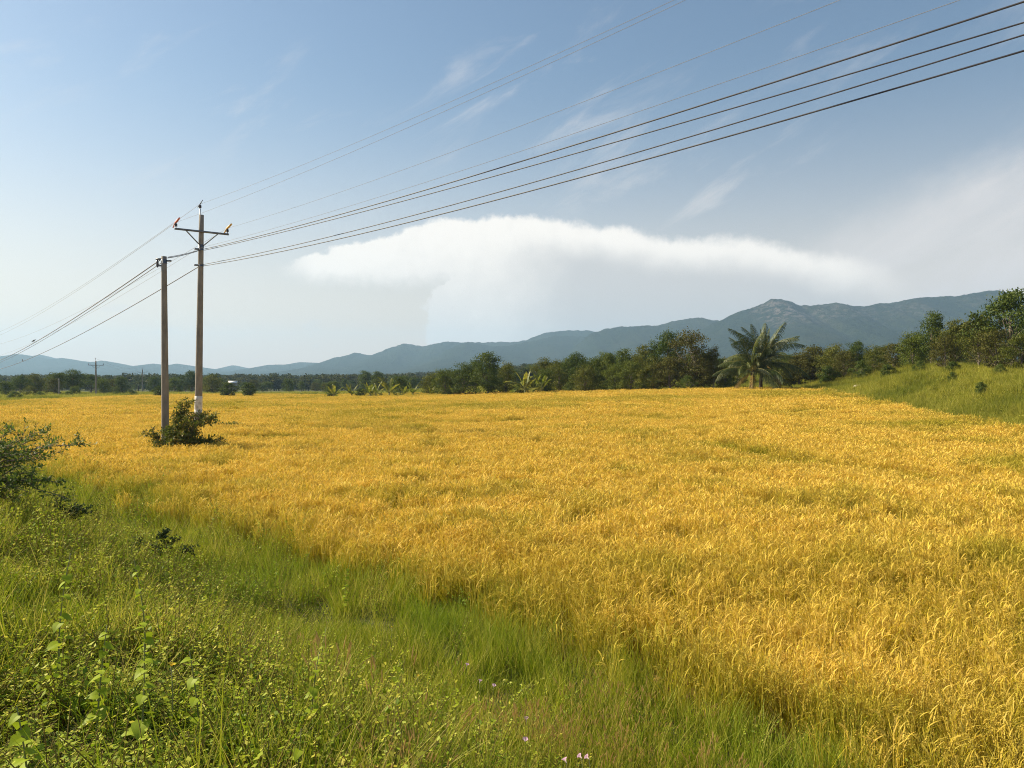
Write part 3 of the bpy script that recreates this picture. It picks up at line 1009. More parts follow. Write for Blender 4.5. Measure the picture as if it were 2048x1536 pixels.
# ------------------------------------------------------------------ trees
def limb(mb, p0, p1, r0, r1, seed, k=6, n=6, wob=.12):
    r_ = np.random.default_rng(seed)
    t = np.linspace(0, 1, n)[:, None]
    L = np.linalg.norm(np.subtract(p1, p0))
    P = np.asarray(p0) * (1 - t) + np.asarray(p1) * t + r_.normal(0, wob * L * .25, (n, 3)) * np.sin(t * math.pi) + np.array([0, 0, L * .06]) * np.sin(t * math.pi)
    mb.tube(P, np.linspace(r0, r1, n), k)


def make_tree(kind, seed, H):
    """returns trunk mesh and crown mesh of a tree H metres tall standing on the origin"""
    r_ = np.random.default_rng(seed)
    tb, cb = MB(), MB()
    par = {'round': (.30, .36, 15, 1.0), 'tall': (.22, .24, 13, 1.0), 'spread': (.38, .52, 16, 1.0), 'bush': (.05, .46, 15, .9), 'column': (.03, .25, 14, 1.0), 'dry': (.10, .44, 18, .62), 'low': (.02, .45, 12, 1.0)}[kind]
    cb0, rad, nl, dens = par[0] * H, par[1] * H, par[2], par[3]
    lobes = []
    for i in range(nl):
        f = (i + .5) / nl
        hz = cb0 + (H - cb0) * (.12 + .80 * f)
        prof = math.sin(math.pi * min(1, (.18 + .78 * f))) ** .7
        if kind == 'tall':
            prof = math.sin(math.pi * (.15 + .75 * f)) ** .9
        a = i * 2.4 + r_.uniform(-.5, .5)
        rr = rad * prof * r_.uniform(.35, .85) * (1 if f < .88 else .35)
        R_ = H * r_.uniform(.10, .17) * (1.15 if kind in ('bush', 'low') else 1.0)
        lobes.append((np.array([rr * math.cos(a), rr * math.sin(a), min(hz, H - R_ * .8)]), R_))
    r0 = .018 * H + .05
    th = cb0 + (H - cb0) * .55
    lean = r_.normal(0, .04 * H, 2)
    top = np.array([lean[0], lean[1], th])
    limb(tb, (0, 0, -.2), top, r0, r0 * .45, seed, 8, 8, .10)
    for i, (c, R_) in enumerate(lobes):
        f = np.clip((c[2] - cb0) / (H - cb0) * .6 + .1, .15, .95)
        limb(tb, top * f * np.array([1, 1, 1]), c + np.array([0, 0, -R_ * .3]), r0 * .38, r0 * .08, seed + i, 5, 6, .2)
        if kind == 'dry':
            for q in range(5):
                d = r_.normal(size=3); d[2] = abs(d[2]) * .8; d /= np.linalg.norm(d)
                limb(tb, c, c + d * R_ * r_.uniform(.9, 1.5), r0 * .08, r0 * .03, seed + i * 7 + q, 4, 4, .25)
        nc = 11
        dirs = r_.normal(size=(nc, 3)); dirs[:, 2] = dirs[:, 2] * .8 + .25
        dirs /= np.linalg.norm(dirs, axis=1)[:, None]
        cc = c + dirs * R_ * r_.uniform(.55, 1.08, (nc, 1)) * np.array([1.15, 1.15, .85])
        m = int(46 * dens)
        off = r_.normal(0, 1, (nc, m, 3)) * R_ * .27 * np.array([1.2, 1.2, .75])
        C = (cc[:, None] + off).reshape(-1, 3)
        C[:, 2] = np.clip(C[:, 2], .1, None)
        out = (C - c) / R_
        n = len(C)
        N = out * .7 + r_.normal(0, .6, (n, 3)) + np.array([0, 0, .5])
        D = r_.normal(size=(n, 3)); D[:, 2] -= .4
        vv = np.clip(np.repeat(r_.uniform(.1, .8, nc), m) + r_.normal(0, .22, n), 0, 1)
        sz = r_.uniform(.7, 1.25, n) * (.021 * H + .055)
        cb.leaves(C, D, N, sz, sz * .62, v=vv)
    return tb.mesh('trunk'), cb.mesh('crown')


TREE_KINDS = {}


def tree_kind(key, kind, seed, H, mat, bark='bark'):
    t, c = make_tree(kind, seed, H)
    t.materials.append(M[bark]); c.materials.append(M[mat])
    TREE_KINDS[key] = (t, c, H)


for key, kind, seed, H, mat, bark in (
        ('round', 'round', 1, 7, 'crown_green', 'bark'), ('round2', 'round', 2, 8, 'crown_dark', 'bark'), ('tall', 'tall', 3, 8.5, 'crown_green', 'bark'),
        ('column', 'column', 4, 6, 'crown_dark', 'bark'), ('bush', 'bush', 5, 5.5, 'crown_olive', 'bark'), ('bush2', 'bush', 6, 5, 'crown_green', 'bark'),
        ('bush3', 'bush', 16, 5, 'crown_brown', 'bark'), ('spread', 'spread', 7, 7, 'crown_dark', 'bark'), ('dry', 'dry', 8, 7.5, 'crown_brown', 'bark_pale'), ('olive', 'round', 9, 7.5, 'crown_olive', 'bark'),
        ('low', 'low', 10, 2.2, 'crown_light', 'stalk'), ('lowdark', 'low', 12, 2.4, 'crown_dark', 'bark'), ('light', 'bush', 13, 4, 'crown_light', 'bark')):
    tree_kind(key, kind, seed, H, mat, bark)


def tree(key, x, y, h, wide, name, label, group=None, cat='tree', rz=None):
    t, c, H = TREE_KINDS[key]
    s = h / H
    o = thing(name, label, cat, (x, y, tz(x, y) - .05), rng.uniform(0, 6.28) if rz is None else rz, (s * wide, s * wide, s), group)
    link('trunk' if cat == 'tree' else 'stem', t, None, o)
    link('crown' if cat == 'tree' else 'foliage', c, None, o)
    return o


def tree_px(key, px, top, Y, wide, name, label, group=None, cat='tree'):
    """a tree standing Y metres out whose top reaches the height seen in the photograph"""
    p = at(px, top, Y)
    h = max(p[2] - tz(p[0], p[1]), 1.0)
    return tree(key, p[0], p[1], h * 1.02, wide, name, label, group, cat)


# ------------------------------------------------------------------ where the tall things stand
TALL = hit(396, 868)            # tall pole's foot
SHORT = hit(331, 908)           # short pole's foot
BUSH = hit(352, 914)
PALM1 = np.array(at(1502, 772, 92)); PALM2 = np.array(at(1521, 771, 93.5))
CLEAR = [(TALL[0], TALL[1], .7), (SHORT[0], SHORT[1], .5), (BUSH[0], BUSH[1] + .3, 1.1), (BUSH[0] + 1.2, BUSH[1] + 1.0, .8)]

coll_rice = rice_protos()
coll_verge = grass_protos()
coll_bank = bank_protos()
N_RICE = build_rice()
N_VERGE = build_verge()
N_BANK = build_banks()

# ------------------------------------------------------------------ trees along the far edge of the field
G1 = 'trees along the far field edge'
for key, px, top, Y, w, name, lab in (
        ('column', 976, 706, 122, 1.15, 'dark_tree', 'dark narrow tree standing up above the hedge beside the banana clump'),
        ('bush2', 925, 727, 128, 1.0, 'leafy_tree', 'low leafy tree next to the dark narrow tree'),
        ('bush', 1012, 726, 128, .9, 'leafy_tree', 'low tree between the dark narrow tree and the banana clump'),
        ('bush', 1118, 722, 122, 1.0, 'leafy_tree', 'short olive tree behind the yellow-leaved banana'),
        ('round2', 1152, 708, 118, .8, 'leafy_tree', 'upright green tree in the middle of the field-edge hedge'),
        ('bush2', 1186, 716, 116, 1.0, 'leafy_tree', 'bushy green tree in the field-edge hedge'),
        ('round', 1213, 706, 115, .9, 'leafy_tree', 'rounded green tree in the field-edge hedge'),
        ('tall', 1250, 700, 112, 1.0, 'leafy_tree', 'taller green tree in the field-edge hedge below the rounded hill shoulder'),
        ('olive', 1288, 693, 110, .9, 'leafy_tree', 'olive tree next to the tall round-headed tree'),
        ('round2', 1338, 667, 108, .85, 'round_headed_tree', 'tall round-headed green tree behind the brown tree'),
        ('dry', 1384, 662, 103, .95, 'brown_tree', 'brown half-bare twiggy tree beside the coconut palms'),
        ('dry', 1428, 694, 102, .5, 'bare_tree', 'slim bare grey sapling between brown tree and palm fronds'),
        ('bush3', 1340, 712, 104, .9, 'leafy_tree', 'low brownish tree under the round-headed tree'),
        ('bush2', 1262, 722, 108, 1.1, 'leafy_tree', 'low green tree filling the hedge under the taller green tree'),
        ('bush', 1308, 716, 106, 1.1, 'leafy_tree', 'low olive tree filling the hedge beside the brownish one'),
        ('bush2', 1228, 728, 110, 1.1, 'leafy_tree', 'low green tree at the foot of the rounded hedge tree'),
        ('bush', 1170, 732, 112, 1.2, 'leafy_tree', 'low olive tree at the foot of the upright hedge tree'),
        ('olive', 1090, 718, 128, .9, 'leafy_tree', 'olive tree behind the banana with the yellow leaf'),
        ('bush2', 1090, 738, 118, 1.0, 'leafy_tree', 'low green tree touching the banana with the yellow leaf'),
        ('bush2', 890, 738, 130, 1.2, 'leafy_tree', 'low spreading tree at the thin end of the hedge'),
        ('round', 950, 722, 130, .8, 'leafy_tree', 'slim green tree leaning on the dark narrow tree'),
        ('bush3', 1408, 705, 102, .9, 'leafy_tree', 'brownish thicket between the brown tree and the palms'),
        ('bush2', 1450, 722, 104, 1.1, 'leafy_tree', 'green thicket directly behind the coconut palms'),
        ('bush', 1560, 715, 106, 1.2, 'leafy_tree', 'olive thicket behind the second coconut palm'),
        ('bush3', 1600, 708, 104, 1.0, 'leafy_tree', 'brownish thicket beside the second coconut palm')):
    tree_px(key, px, top, Y, w, name, lab, G1)
G2 = 'trees on the bank beyond the meadow'
for key, px, top, Y, w, name, lab in (
        ('bush3', 1628, 692, 104, 1.1, 'leafy_tree', 'brownish bushy tree just past the coconut palms'),
        ('bush', 1668, 690, 100, 1.0, 'leafy_tree', 'olive bushy tree behind the end of the rice field'),
        ('bush3', 1690, 700, 96, .9, 'leafy_tree', 'low brown-green tree behind the end of the rice field'),
        ('round2', 1714, 684, 98, .8, 'leafy_tree', 'dark small-crowned tree above the brown hedge'),
        ('bush', 1748, 692, 92, 1.0, 'leafy_tree', 'olive tree in the hedge above the pale stone'),
        ('bush3', 1788, 686, 88, 1.0, 'leafy_tree', 'brownish tree in the hedge next to the tall leafy tree'),
        ('bush2', 1825, 664, 84, .95, 'leafy_tree', 'fresh green tree leaning on the tall leafy tree'),
        ('tall', 1866, 626, 82, .75, 'tall_tree', 'tall leafy green tree with a narrow top above the bank hedge'),
        ('olive', 1910, 642, 80, .9, 'leafy_tree', 'olive tree between the two tall trees on the bank'),
        ('bush3', 1890, 672, 74, .9, 'leafy_tree', 'brown-green thicket tree under the tall leafy tree'),
        ('olive', 1958, 634, 76, .85, 'leafy_tree', 'wide olive tree below the mountain end'),
        ('spread', 2026, 584, 74, .95, 'tall_tree', 'tallest spreading dark tree against the mountain end'),
        ('bush3', 1990, 660, 68, 1.0, 'leafy_tree', 'brown thicket tree under the tallest spreading tree'),
        ('bush', 2045, 668, 64, 1.0, 'leafy_tree', 'olive thicket tree at the foot of the tallest spreading tree'),
        ('round2', 2100, 610, 72, 1.0, 'leafy_tree', 'dark tree next to the tallest spreading tree'),
        ('bush3', 2120, 660, 62, 1.1, 'leafy_tree', 'brown thicket tree beyond the tallest spreading tree'),
        ('olive', 2190, 620, 66, 1.0, 'leafy_tree', 'olive tree past the end of the thicket')):
    tree_px(key, px, top, Y, w, name, lab, G2)
for key, px, top, Y, lab in (
        ('light', 1722, 722, 88, 'bright green bush at the foot of the bank hedge'),
        ('lowdark', 1775, 728, 80, 'dark bush at the hedge foot above the meadow'),
        ('light', 1840, 722, 76, 'pale green bush under the brown-green thicket'),
        ('lowdark', 1905, 722, 70, 'dark bush under the olive tree on the bank'),
        ('lowdark', 1655, 732, 96, 'dark bush at the corner where hedge meets rice'),
        ('light', 2000, 728, 62, 'pale green bush under the thicket below the tallest tree'),
        ):
    tree_px(key, px, top, Y, 1.0, 'bush', lab, 'bushes on the meadow bank', 'bush')
for px, py, h_, lab in ((1962, 790, 1.25, 'small leafy green bush alone in the meadow'), (1905, 762, 1.1, 'tiny pale bush alone in the meadow near the thicket')):
    p = hit(px, py, .3)
    tree('low', p[0], p[1], h_, .8, 'bush', lab, 'bushes on the meadow bank', 'bush')
G3 = 'bushes on the far strip'
for key, px, top, Y, lab in (
        ('lowdark', 455, 764, 168, 'dark round bush at the far rice edge below the white roof'),
        ('lowdark', 498, 765, 165, 'dark round bush beside another on the far rice edge'),
        ('lowdark', 320, 772, 172, 'dark bush behind the short pole on the far rice edge'),
        ('lowdark', 720, 776, 136, 'dark small bush in front of the bananas'),
        ('lowdark', 664, 777, 138, 'small dark shrub at the near end of the banana row'),
        ('light', 1290, 757, 108, 'light green scrub below the olive hedge tree'),
        ('light', 1215, 760, 110, 'light green scrub below the rounded hedge tree'),
        ('light', 1140, 764, 114, 'light green scrub below the short olive tree'),
        ('light', 1375, 752, 100, 'light green scrub below the brown tree'),
        ('light', 1040, 766, 118, 'light green scrub below the banana clump'),
        ('bush', 860, 748, 142, 'olive bush behind the last bananas of the row'),
        ('bush2', 800, 752, 150, 'green bush behind the banana row'),
        ('bush', 905, 744, 134, 'olive bush beside the dry banana leaf')):
    tree_px(key, px, top, Y, 1.15, 'bush', lab, G3, 'bush')
# left: belt of trees past the field
G4 = 'trees in the belt beyond the poles'
for key, px, top, Y, w, lab in (
        ('round2', 145, 741, 205, 1.3, 'big dark rounded tree in the belt beside the far pole'),
        ('round', 112, 746, 200, 1.2, 'rounded green tree with a paler crown in the belt'),
        ('bush3', 108, 757, 188, .9, 'brownish tree in front of the rounded belt trees'),
        ('olive', 70, 748, 205, 1.1, 'olive tree in the belt next to the rounded green tree'),
        ('round2', 40, 752, 195, 1.2, 'dark tree in the belt near the low scrub'),
        ('bush2', 12, 762, 180, 1.2, 'low green tree where the belt meets the field'),
        ('round', -30, 750, 200, 1.2, 'green tree at the end of the belt'),
        ('round2', -90, 745, 210, 1.3, 'dark wide tree past the end of the belt'),
        ('spread', 182, 750, 225, 1.3, 'wide dark tree behind the far pole'),
        ('bush2', 205, 758, 215, 1.3, 'low green tree just past the far pole'),
        ('round2', 384, 743, 262, 1.3, 'big dark tree seen behind the tall pole'),
        ('spread', 424, 748, 275, 1.0, 'flat-topped tree next to the tall pole'),
        ('bush2', 350, 755, 250, 1.2, 'green tree in the gap between the two poles'),
        ('bush', 60, 772, 172, 1.3, 'pale olive scrub tree in front of the belt'),
        ('bush2', 150, 772, 178, 1.3, 'green scrub tree in front of the big dark rounded tree')):
    tree_px(key, px, top, Y, w, 'leafy_tree', lab, G4)
for px, top, Y, lab in ((30, 783, 150, 'bright scrub at the field corner beyond the thorny shrub'), (80, 783, 160, 'bright scrub below the olive belt tree'), (135, 783, 168, 'bright scrub below the big dark rounded tree'),
                        (235, 782, 190, 'bright scrub past the far pole'), (262, 779, 195, 'bright scrub between the far pole and short pole')):
    tree_px('light', px, top, Y, 1.7, 'bush', lab, G3, 'bush')
# further belts, look-alikes
n = 0
BELT = {'round': 'hazy rounded green tree', 'round2': 'hazy dark rounded tree', 'bush': 'hazy low olive tree', 'bush2': 'hazy low green tree', 'spread': 'hazy wide-crowned tree',
        'olive': 'hazy rounded olive tree', 'tall': 'hazy tall narrow-crowned tree', 'column': 'hazy dark column-shaped tree', 'bush3': 'hazy low brownish tree'}
keys = ['round', 'round2', 'bush', 'bush2', 'spread', 'olive', 'tall', 'column', 'bush3']
while n < 185:
    px = rng.uniform(-180, 1330)
    Y = rng.uniform(190, 520)
    if px < 240 and Y < 230 or (520 < px < 640 and Y < 260):
        continue
    x = (px - 1024) / F * Y
    if px > 860 and Y < 200:
        continue
    h = rng.uniform(3.6, 6.2) if px < 720 else rng.uniform(4.5, 8.5)
    key = keys[rng.integers(len(keys))]
    tree(key, x, Y, h, rng.uniform(1.0, 1.4), 'belt_tree', BELT[key] + ' in the wooded plain between field and hills', 'trees in the wooded plain')
    n += 1


n = 0
while n < 62:
    px = rng.uniform(1120, 2320)
    Y = rng.uniform(116, 215)
    key = keys[rng.integers(len(keys))]
    x = (px - 1024) / F * Y
    cap = np.interp(px, [1120, 1300, 1400, 1600, 1750, 1850, 2000, 2300], [722, 708, 700, 700, 692, 662, 640, 640]) + rng.uniform(2, 22)
    h = at(px, cap, Y)[2] - tz(x, Y)
    if not 2.5 < h < 13:
        continue
    tree(key, x, Y, h, rng.uniform(.8, 1.15), 'thicket_tree', BELT[key].replace('hazy ', '') + ' half hidden in the thicket behind the hedge', 'trees in the thicket')
    n += 1


def far_forest():
    pr = []
    for i in range(6):
        r_ = np.random.default_rng(300 + i)
        mb = MB(); H = 8.0
        n = 330
        nc = 22
        cc = r_.normal(size=(nc, 3)); cc /= np.linalg.norm(cc, axis=1)[:, None]
        cc = cc * np.array([3.2, 3.2, 2.8]) * r_.uniform(.5, 1, (nc, 1)) + np.array([0, 0, 4.6 + (i % 2)])
        C = (cc[:, None] + r_.normal(0, .75, (nc, n // nc, 3))).reshape(-1, 3)
        m = len(C)
        mb.leaves(C, r_.normal(size=(m, 3)), r_.normal(size=(m, 3)) + np.array([0, 0, 1]), r_.uniform(.8, 1.5, m), r_.uniform(.6, 1.0, m), v=np.clip(np.repeat(r_.uniform(0, 1, nc), n // nc) + r_.normal(0, .2, m), 0, 1))
        mb.tube([(0, 0, -.5), (.1, 0, 2.5), (0, .1, 5)], [.25, .2, .1], 5, v=.2)
        pr.append((mb.mesh('forest_tree'), M['forest']))
    coll = proto_collection('forest_source', pr)
    X, Y = [], []
    for y0, y1, d in ((430, 700, .011), (700, 1200, .0085), (1200, 2200, .0042)):
        x, y = wedge_points(y0, y1, d, 1.25, 40)
        X.append(x); Y.append(y)
    x, y = wedge_points(270, 430, .014, 1.2, 20, xmin=-40); X.append(x); Y.append(y)
    x, y = map(np.concatenate, (X, Y))
    k = fbm(x * .008, y * .008, 131, 4) > .40
    k |= (y < 450)
    x, y = x[k], y[k]
    n = len(x)
    sc = rng.uniform(.65, 1.15, n) * np.where(y < 430, .72, 1.0)
    scatter('forest', coll, np.stack([x, y, terrain(x, y) - .3], -1), rot_rand(n, .06), np.stack([sc * 1.15, sc * 1.15, sc], -1), rng.integers(0, 6, n),
            np.clip(rng.normal(.2, .3, n), 0, 1), 'distant unbroken woodland on the plain below the hills', 'forest')
    return n


N_FOREST = far_forest()


# ------------------------------------------------------------------ coconut palms
def frond_mesh(L, e0, droop, seed, twist=.3):
    r_ = np.random.default_rng(seed)
    n = 16
    t = np.linspace(0, 1, n)
    th = math.pi / 2 - e0 + droop * t ** 1.4                # angle from the vertical
    st = L / (n - 1)
    x = np.concatenate([[0], np.cumsum(np.sin(th[1:]) * st)]); z = np.concatenate([[0], np.cumsum(np.cos(th[1:]) * st)])
    P = np.stack([x, np.zeros(n) + .12 * L * .3 * np.sin(t * 2) * r_.normal(0, .5), z], -1)
    mb = MB()
    mb.tube(P, np.linspace(.045, .008, n), 5, c=1.0, v=.5)
    m = 58
    tt = np.linspace(.16, .995, m)
    B = np.stack([np.interp(tt, t, P[:, q]) for q in range(3)], -1)
    T = np.gradient(B, axis=0); T /= np.linalg.norm(T, axis=1)[:, None]
    for sgn in (-1, 1):
        side = np.cross(T, np.array([0, 0, 1.0])) * sgn
        side /= np.linalg.norm(side, axis=1)[:, None] + 1e-6
        ln = L * .21 * np.sin(np.pi * np.clip(tt * .86 + .12, 0, 1)) ** .6 * r_.uniform(.85, 1.1, m)
        d = side * .62 + T * .72 + np.array([0, 0, 1]) * (r_.normal(-.05, .16, m)[:, None])
        d /= np.linalg.norm(d, axis=1)[:, None]
        w = .050
        mid = B + d * ln[:, None] * .5 + np.array([0, 0, -.16]) * ln[:, None]
        tip = B + d * ln[:, None] * .78 + np.array([0, 0, -.62]) * ln[:, None]
        V = np.stack([B - T * w * .5, B + T * w * .5, mid + T * w * .5, mid - T * w * .5, tip + T * .01, tip - T * .01], 1)
        i = np.arange(m)[:, None] * 6
        Q = np.concatenate([i + np.array([[0, 1, 2, 3]]), i + np.array([[3, 2, 4, 5]])])
        mb.add(V.reshape(-1, 3), Q, c=0.0, v=np.repeat(r_.uniform(0, .9, m), 6))
    return mb.mesh('frond')


FRONDS = {}
for i, (e, dr) in enumerate(((1.45, .35), (1.2, .8), (.95, 1.35), (.65, 1.5), (.30, 1.25), (0.05, .95))):
    for v in range(2):
        me = frond_mesh(5.0, e, dr, 700 + i * 3 + v); me.materials.append(M['palm'])
        FRONDS[(i, v)] = me
FR_DRY = frond_mesh(3.6, -.35, .9, 799); FR_DRY.materials.append(M['palm_dry'])


def coconut_palm(base, th, size, label, layout, dry=(), group=None, rz0=0.0, loc_z=None):
    o = thing('coconut_palm', label, 'palm tree', (base[0], base[1], tz(base[0], base[1]) - .05 if loc_z is None else loc_z), rz0, size, group)
    tb = MB()
    zz = np.linspace(-.1, th, 12)
    tb.tube(np.stack([.10 * zz / max(th, 1) * zz, np.zeros(12), zz], -1), .20 - .05 * np.linspace(0, 1, 12) + .02 * (np.arange(12) % 2), 10)
    link('trunk', tb.mesh('trunk', True), M['palm_bark'], o)
    topz = (.10 * th / max(th, 1) * th, 0, th - .1)
    for k, (cls, n, off) in enumerate(layout):
        for q in range(n):
            f = link('frond', FRONDS[(cls, q % 2)], None, o, topz)
            s = rng.uniform(.72, 1.12)
            f.rotation_euler = (rng.normal(0, .30), rng.normal(0, .14), off + q * 6.283 / n + rng.uniform(-.25, .25))
            f.scale = (s, s, s)
    for a in dry:
        f = link('frond', FR_DRY, None, o, (topz[0], 0, th - .25))
        f.rotation_euler = (0, 0, a)
        f['label'] = 'yellowed dead frond hanging by the trunk'
    for a in (2.2, 4.4, 5.4):
        nb = MB()
        t_ = np.linspace(0, 1, 7)
        nb.tube(np.stack([np.zeros(7), np.zeros(7), (t_ - .5) * .26], -1), .105 * np.sqrt(np.clip(1 - (2 * t_ - 1) ** 2, .02, 1)), 8)
        link('coconut', nb.mesh('coconut', True), M['stalk'], o, (topz[0] + .26 * math.cos(a), .26 * math.sin(a), th - .32))
    return o


GP = 'coconut palms at the field end'
coconut_palm(PALM1, 2.7, 1.08, 'coconut palm with yellow dead fronds hanging over its short trunk', ((0, 3, .4), (1, 6, .1), (2, 6, .5), (3, 6, .0), (4, 5, .3), (5, 4, .2)), dry=(3.4, 4.4), group=GP)
coconut_palm(PALM2, 3.5, 1.12, 'coconut palm with the tallest upright fronds, second of the pair', ((0, 4, 1.4), (1, 7, .6), (2, 7, .0), (3, 5, .4), (4, 4, .9), (5, 3, 2.2)), dry=(5.2,), group=GP)
for px, Y, s, lab in ((300, 330, 1.25, 'far coconut palm in the belt between the poles and the far pole'), (276, 345, 1.2, 'far coconut palm beside another in the wooded plain'), (322, 350, 1.2, 'far coconut palm just behind the short pole')):
    p = at(px, 770, Y)
    coconut_palm(p, 3.0, s, lab, ((0, 3, .2), (1, 5, .5), (2, 5, .1), (3, 4, .6)), group='far coconut palms')


# ------------------------------------------------------------------ bananas
def banana_leaf(L, e0, droop, w, seed, dry=False):
    r_ = np.random.default_rng(seed)
    n = 12
    t = np.linspace(0, 1, n)
    th = math.pi / 2 - e0 + droop * t ** 1.3
    st = L / (n - 1)
    x = np.concatenate([[0], np.cumsum(np.sin(th[1:]) * st)]); z = np.concatenate([[0], np.cumsum(np.cos(th[1:]) * st)])
    P = np.stack([x, np.zeros(n), z], -1)
    mb = MB()
    mb.tube(P, np.linspace(.035, .008, n), 5, c=1.0, v=.6)
    wp = w * np.interp(t, [0, .16, .22, .5, .85, 1], [0, .0, .6, 1, .75, .05])
    for sgn in (-1, 1):
        for i in range(2, n - 1):
            a, b = P[i], P[i + 1]
            gap = r_.uniform(0, .18) if r_.uniform() < .5 else 0.0
            b2 = b * (1 - gap) + a * gap
            dr = r_.uniform(-.25, .35) - (.9 if dry else 0)
            o1 = np.array([.12, sgn * wp[i] * .5, wp[i] * .5 * dr]); o2 = np.array([.12, sgn * wp[i + 1] * .5, wp[i + 1] * .5 * dr])
            mb.add([a, b2, b2 + o2, a + o1], [[0, 1, 2, 3]], c=0.0, v=float(r_.uniform(.1, .9)))
    return mb.mesh('leaf')


BL = []
for i, (L, e, d, w) in enumerate(((2.5, 1.35, .5, .62), (2.6, 1.1, .9, .66), (2.6, .9, 1.3, .68), (2.3, .65, 1.5, .62), (2.3, 1.4, .2, .58), (2.1, .4, 1.5, .6))):
    me = banana_leaf(L, e, d, w, 800 + i); me.materials.append(M['banana']); BL.append(me)
BDRY = banana_leaf(1.7, .1, 1.5, .5, 850, True); BDRY.materials.append(M['banana_dry'])


def banana(px, py, Y, s, label, ndry=0, group='banana plants in a row', nleaf=8):
    p = at(px, py, Y)
    o = thing('banana_plant', label, 'banana plant', (p[0], p[1], tz(p[0], p[1]) - .05), rng.uniform(0, 6.28), s, group)
    tb = MB(); zz = np.linspace(0, 1.0, 6)
    tb.tube(np.stack([.02 * zz, 0 * zz, zz], -1), np.linspace(.13, .07, 6), 8)
    link('stem', tb.mesh('stem', True), M['stalk'], o)
    for k in range(nleaf):
        l = link('leaf', BL[k % 6], None, o, (.03, 0, .92))
        l.rotation_euler = (rng.normal(0, .12), rng.normal(0, .08), k * 2.4 + rng.uniform(-.3, .3))
        q = rng.uniform(.8, 1.1); l.scale = (q, q, q)
    for k in range(ndry):
        l = link('leaf', BDRY, None, o, (.03, 0, .85)); l.rotation_euler = (0, 0, k * 2.1 + rng.uniform(0, 1))
        l['label'] = 'dry straw-coloured leaf hanging down'


banana(668, 786, 134, .95, 'banana plant with dry leaves at the near end of the row', 2)
banana(703, 785, 134, .95, 'banana plant second from the near end of the row', 0)
banana(740, 786, 131, 1.05, 'yellowish banana plant leaning into its larger neighbour', 2)
banana(752, 786, 133, 1.1, 'banana plant with drying leaves inside the thick clump', 2)
banana(778, 786, 130, 1.25, 'largest banana plant of the row with upright leaves', 0, nleaf=10)
banana(806, 785, 134, .8, 'small banana plant beside the largest of the row', 0)
banana(826, 784, 135, .9, 'banana plant standing behind the row gap', 0)
banana(862, 783, 134, .7, 'smallest banana plant at the far end of the row', 0)
banana(1050, 778, 116, 1.35, 'banana plant with long green leaves in front of the hedge', 0, 'banana plants by the hedge', 10)
banana(1066, 778, 117, 1.15, 'banana plant with a leaning leaf beside the long-leaved one', 0, 'banana plants by the hedge')
banana(1084, 778, 115, 1.15, 'banana plant with one bright yellow dead leaf by the hedge', 1, 'banana plants by the hedge')
banana(906, 780, 128, .8, 'small banana plant with a dry leaf below the low leafy tree', 1, 'banana plants by the hedge')


# ------------------------------------------------------------------ near shrubs
def twiggy(base, targets, r0, nsub, subL, leaf, lw, per, seed, droop=.3, wob=.10, pin=False):
    """stems mesh and foliage mesh of a shrub whose branches reach the given points"""
    r_ = np.random.default_rng(seed)
    sb, fb = MB(), MB()
    for ti, tg in enumerate(targets):
        tg = np.asarray(tg, float); L = np.linalg.norm(tg - base)
        n = 9
        t = np.linspace(0, 1, n)[:, None]
        P = base * (1 - t) + tg * t + np.array([0, 0, L * .16]) * np.sin(math.pi * t) ** 1.2 + r_.normal(0, wob * L * .2, (n, 3)) * np.sin(math.pi * t)
        sb.tube(P, np.linspace(r0, r0 * .12, n), 5)
        ns = int(nsub * L)
        for k in range(ns):
            f = r_.uniform(.22, 1.0)
            b = np.array([np.interp(f, t[:, 0], P[:, q]) for q in range(3)])
            d = (tg - base) / L + r_.normal(0, .75, 3) * np.array([1, 1, .55]); d /= np.linalg.norm(d)
            l2 = subL * r_.uniform(.5, 1.15) * (1.15 - .5 * f)
            m = 6
            s = np.linspace(0, 1, m)[:, None]
            Q = b + d * l2 * s + np.array([0, 0, -droop * l2]) * s ** 2 + r_.normal(0, .05 * l2, (m, 3)) * s
            sb.tube(Q, np.linspace(r0 * .22, r0 * .08, m), 3, cap=False)
            nl = max(int(per * l2), 3)
            ft = r_.uniform(.08, 1.03, nl)
            C = np.stack([np.interp(ft, s[:, 0], Q[:, q]) for q in range(3)], -1)
            la = r_.normal(size=(nl, 3)); la = la - (la @ d)[:, None] * d
            la = la / np.linalg.norm(la, axis=1)[:, None] + d * .6
            sz = leaf * r_.uniform(.65, 1.2, nl)
            fb.leaves(C + la * sz[:, None] * .5, la, np.array([0, 0, 1]) + r_.normal(0, .5, (nl, 3)), sz, sz * lw, v=np.clip(r_.uniform(0, .75, nl) + .25 * (f > .85), 0, 1))
    return sb.mesh('stem'), fb.mesh('foliage')


def shrub(name, label, cat, base, targets, mat, bark='bark', **kw):
    o = thing(name, label, cat, tuple(base))
    tg = [np.asarray(t) - base for t in targets]
    st, fo = twiggy(np.zeros(3), tg, **kw)
    link('stem', st, M[bark], o)
    link('foliage', fo, M[mat], o)
    return o


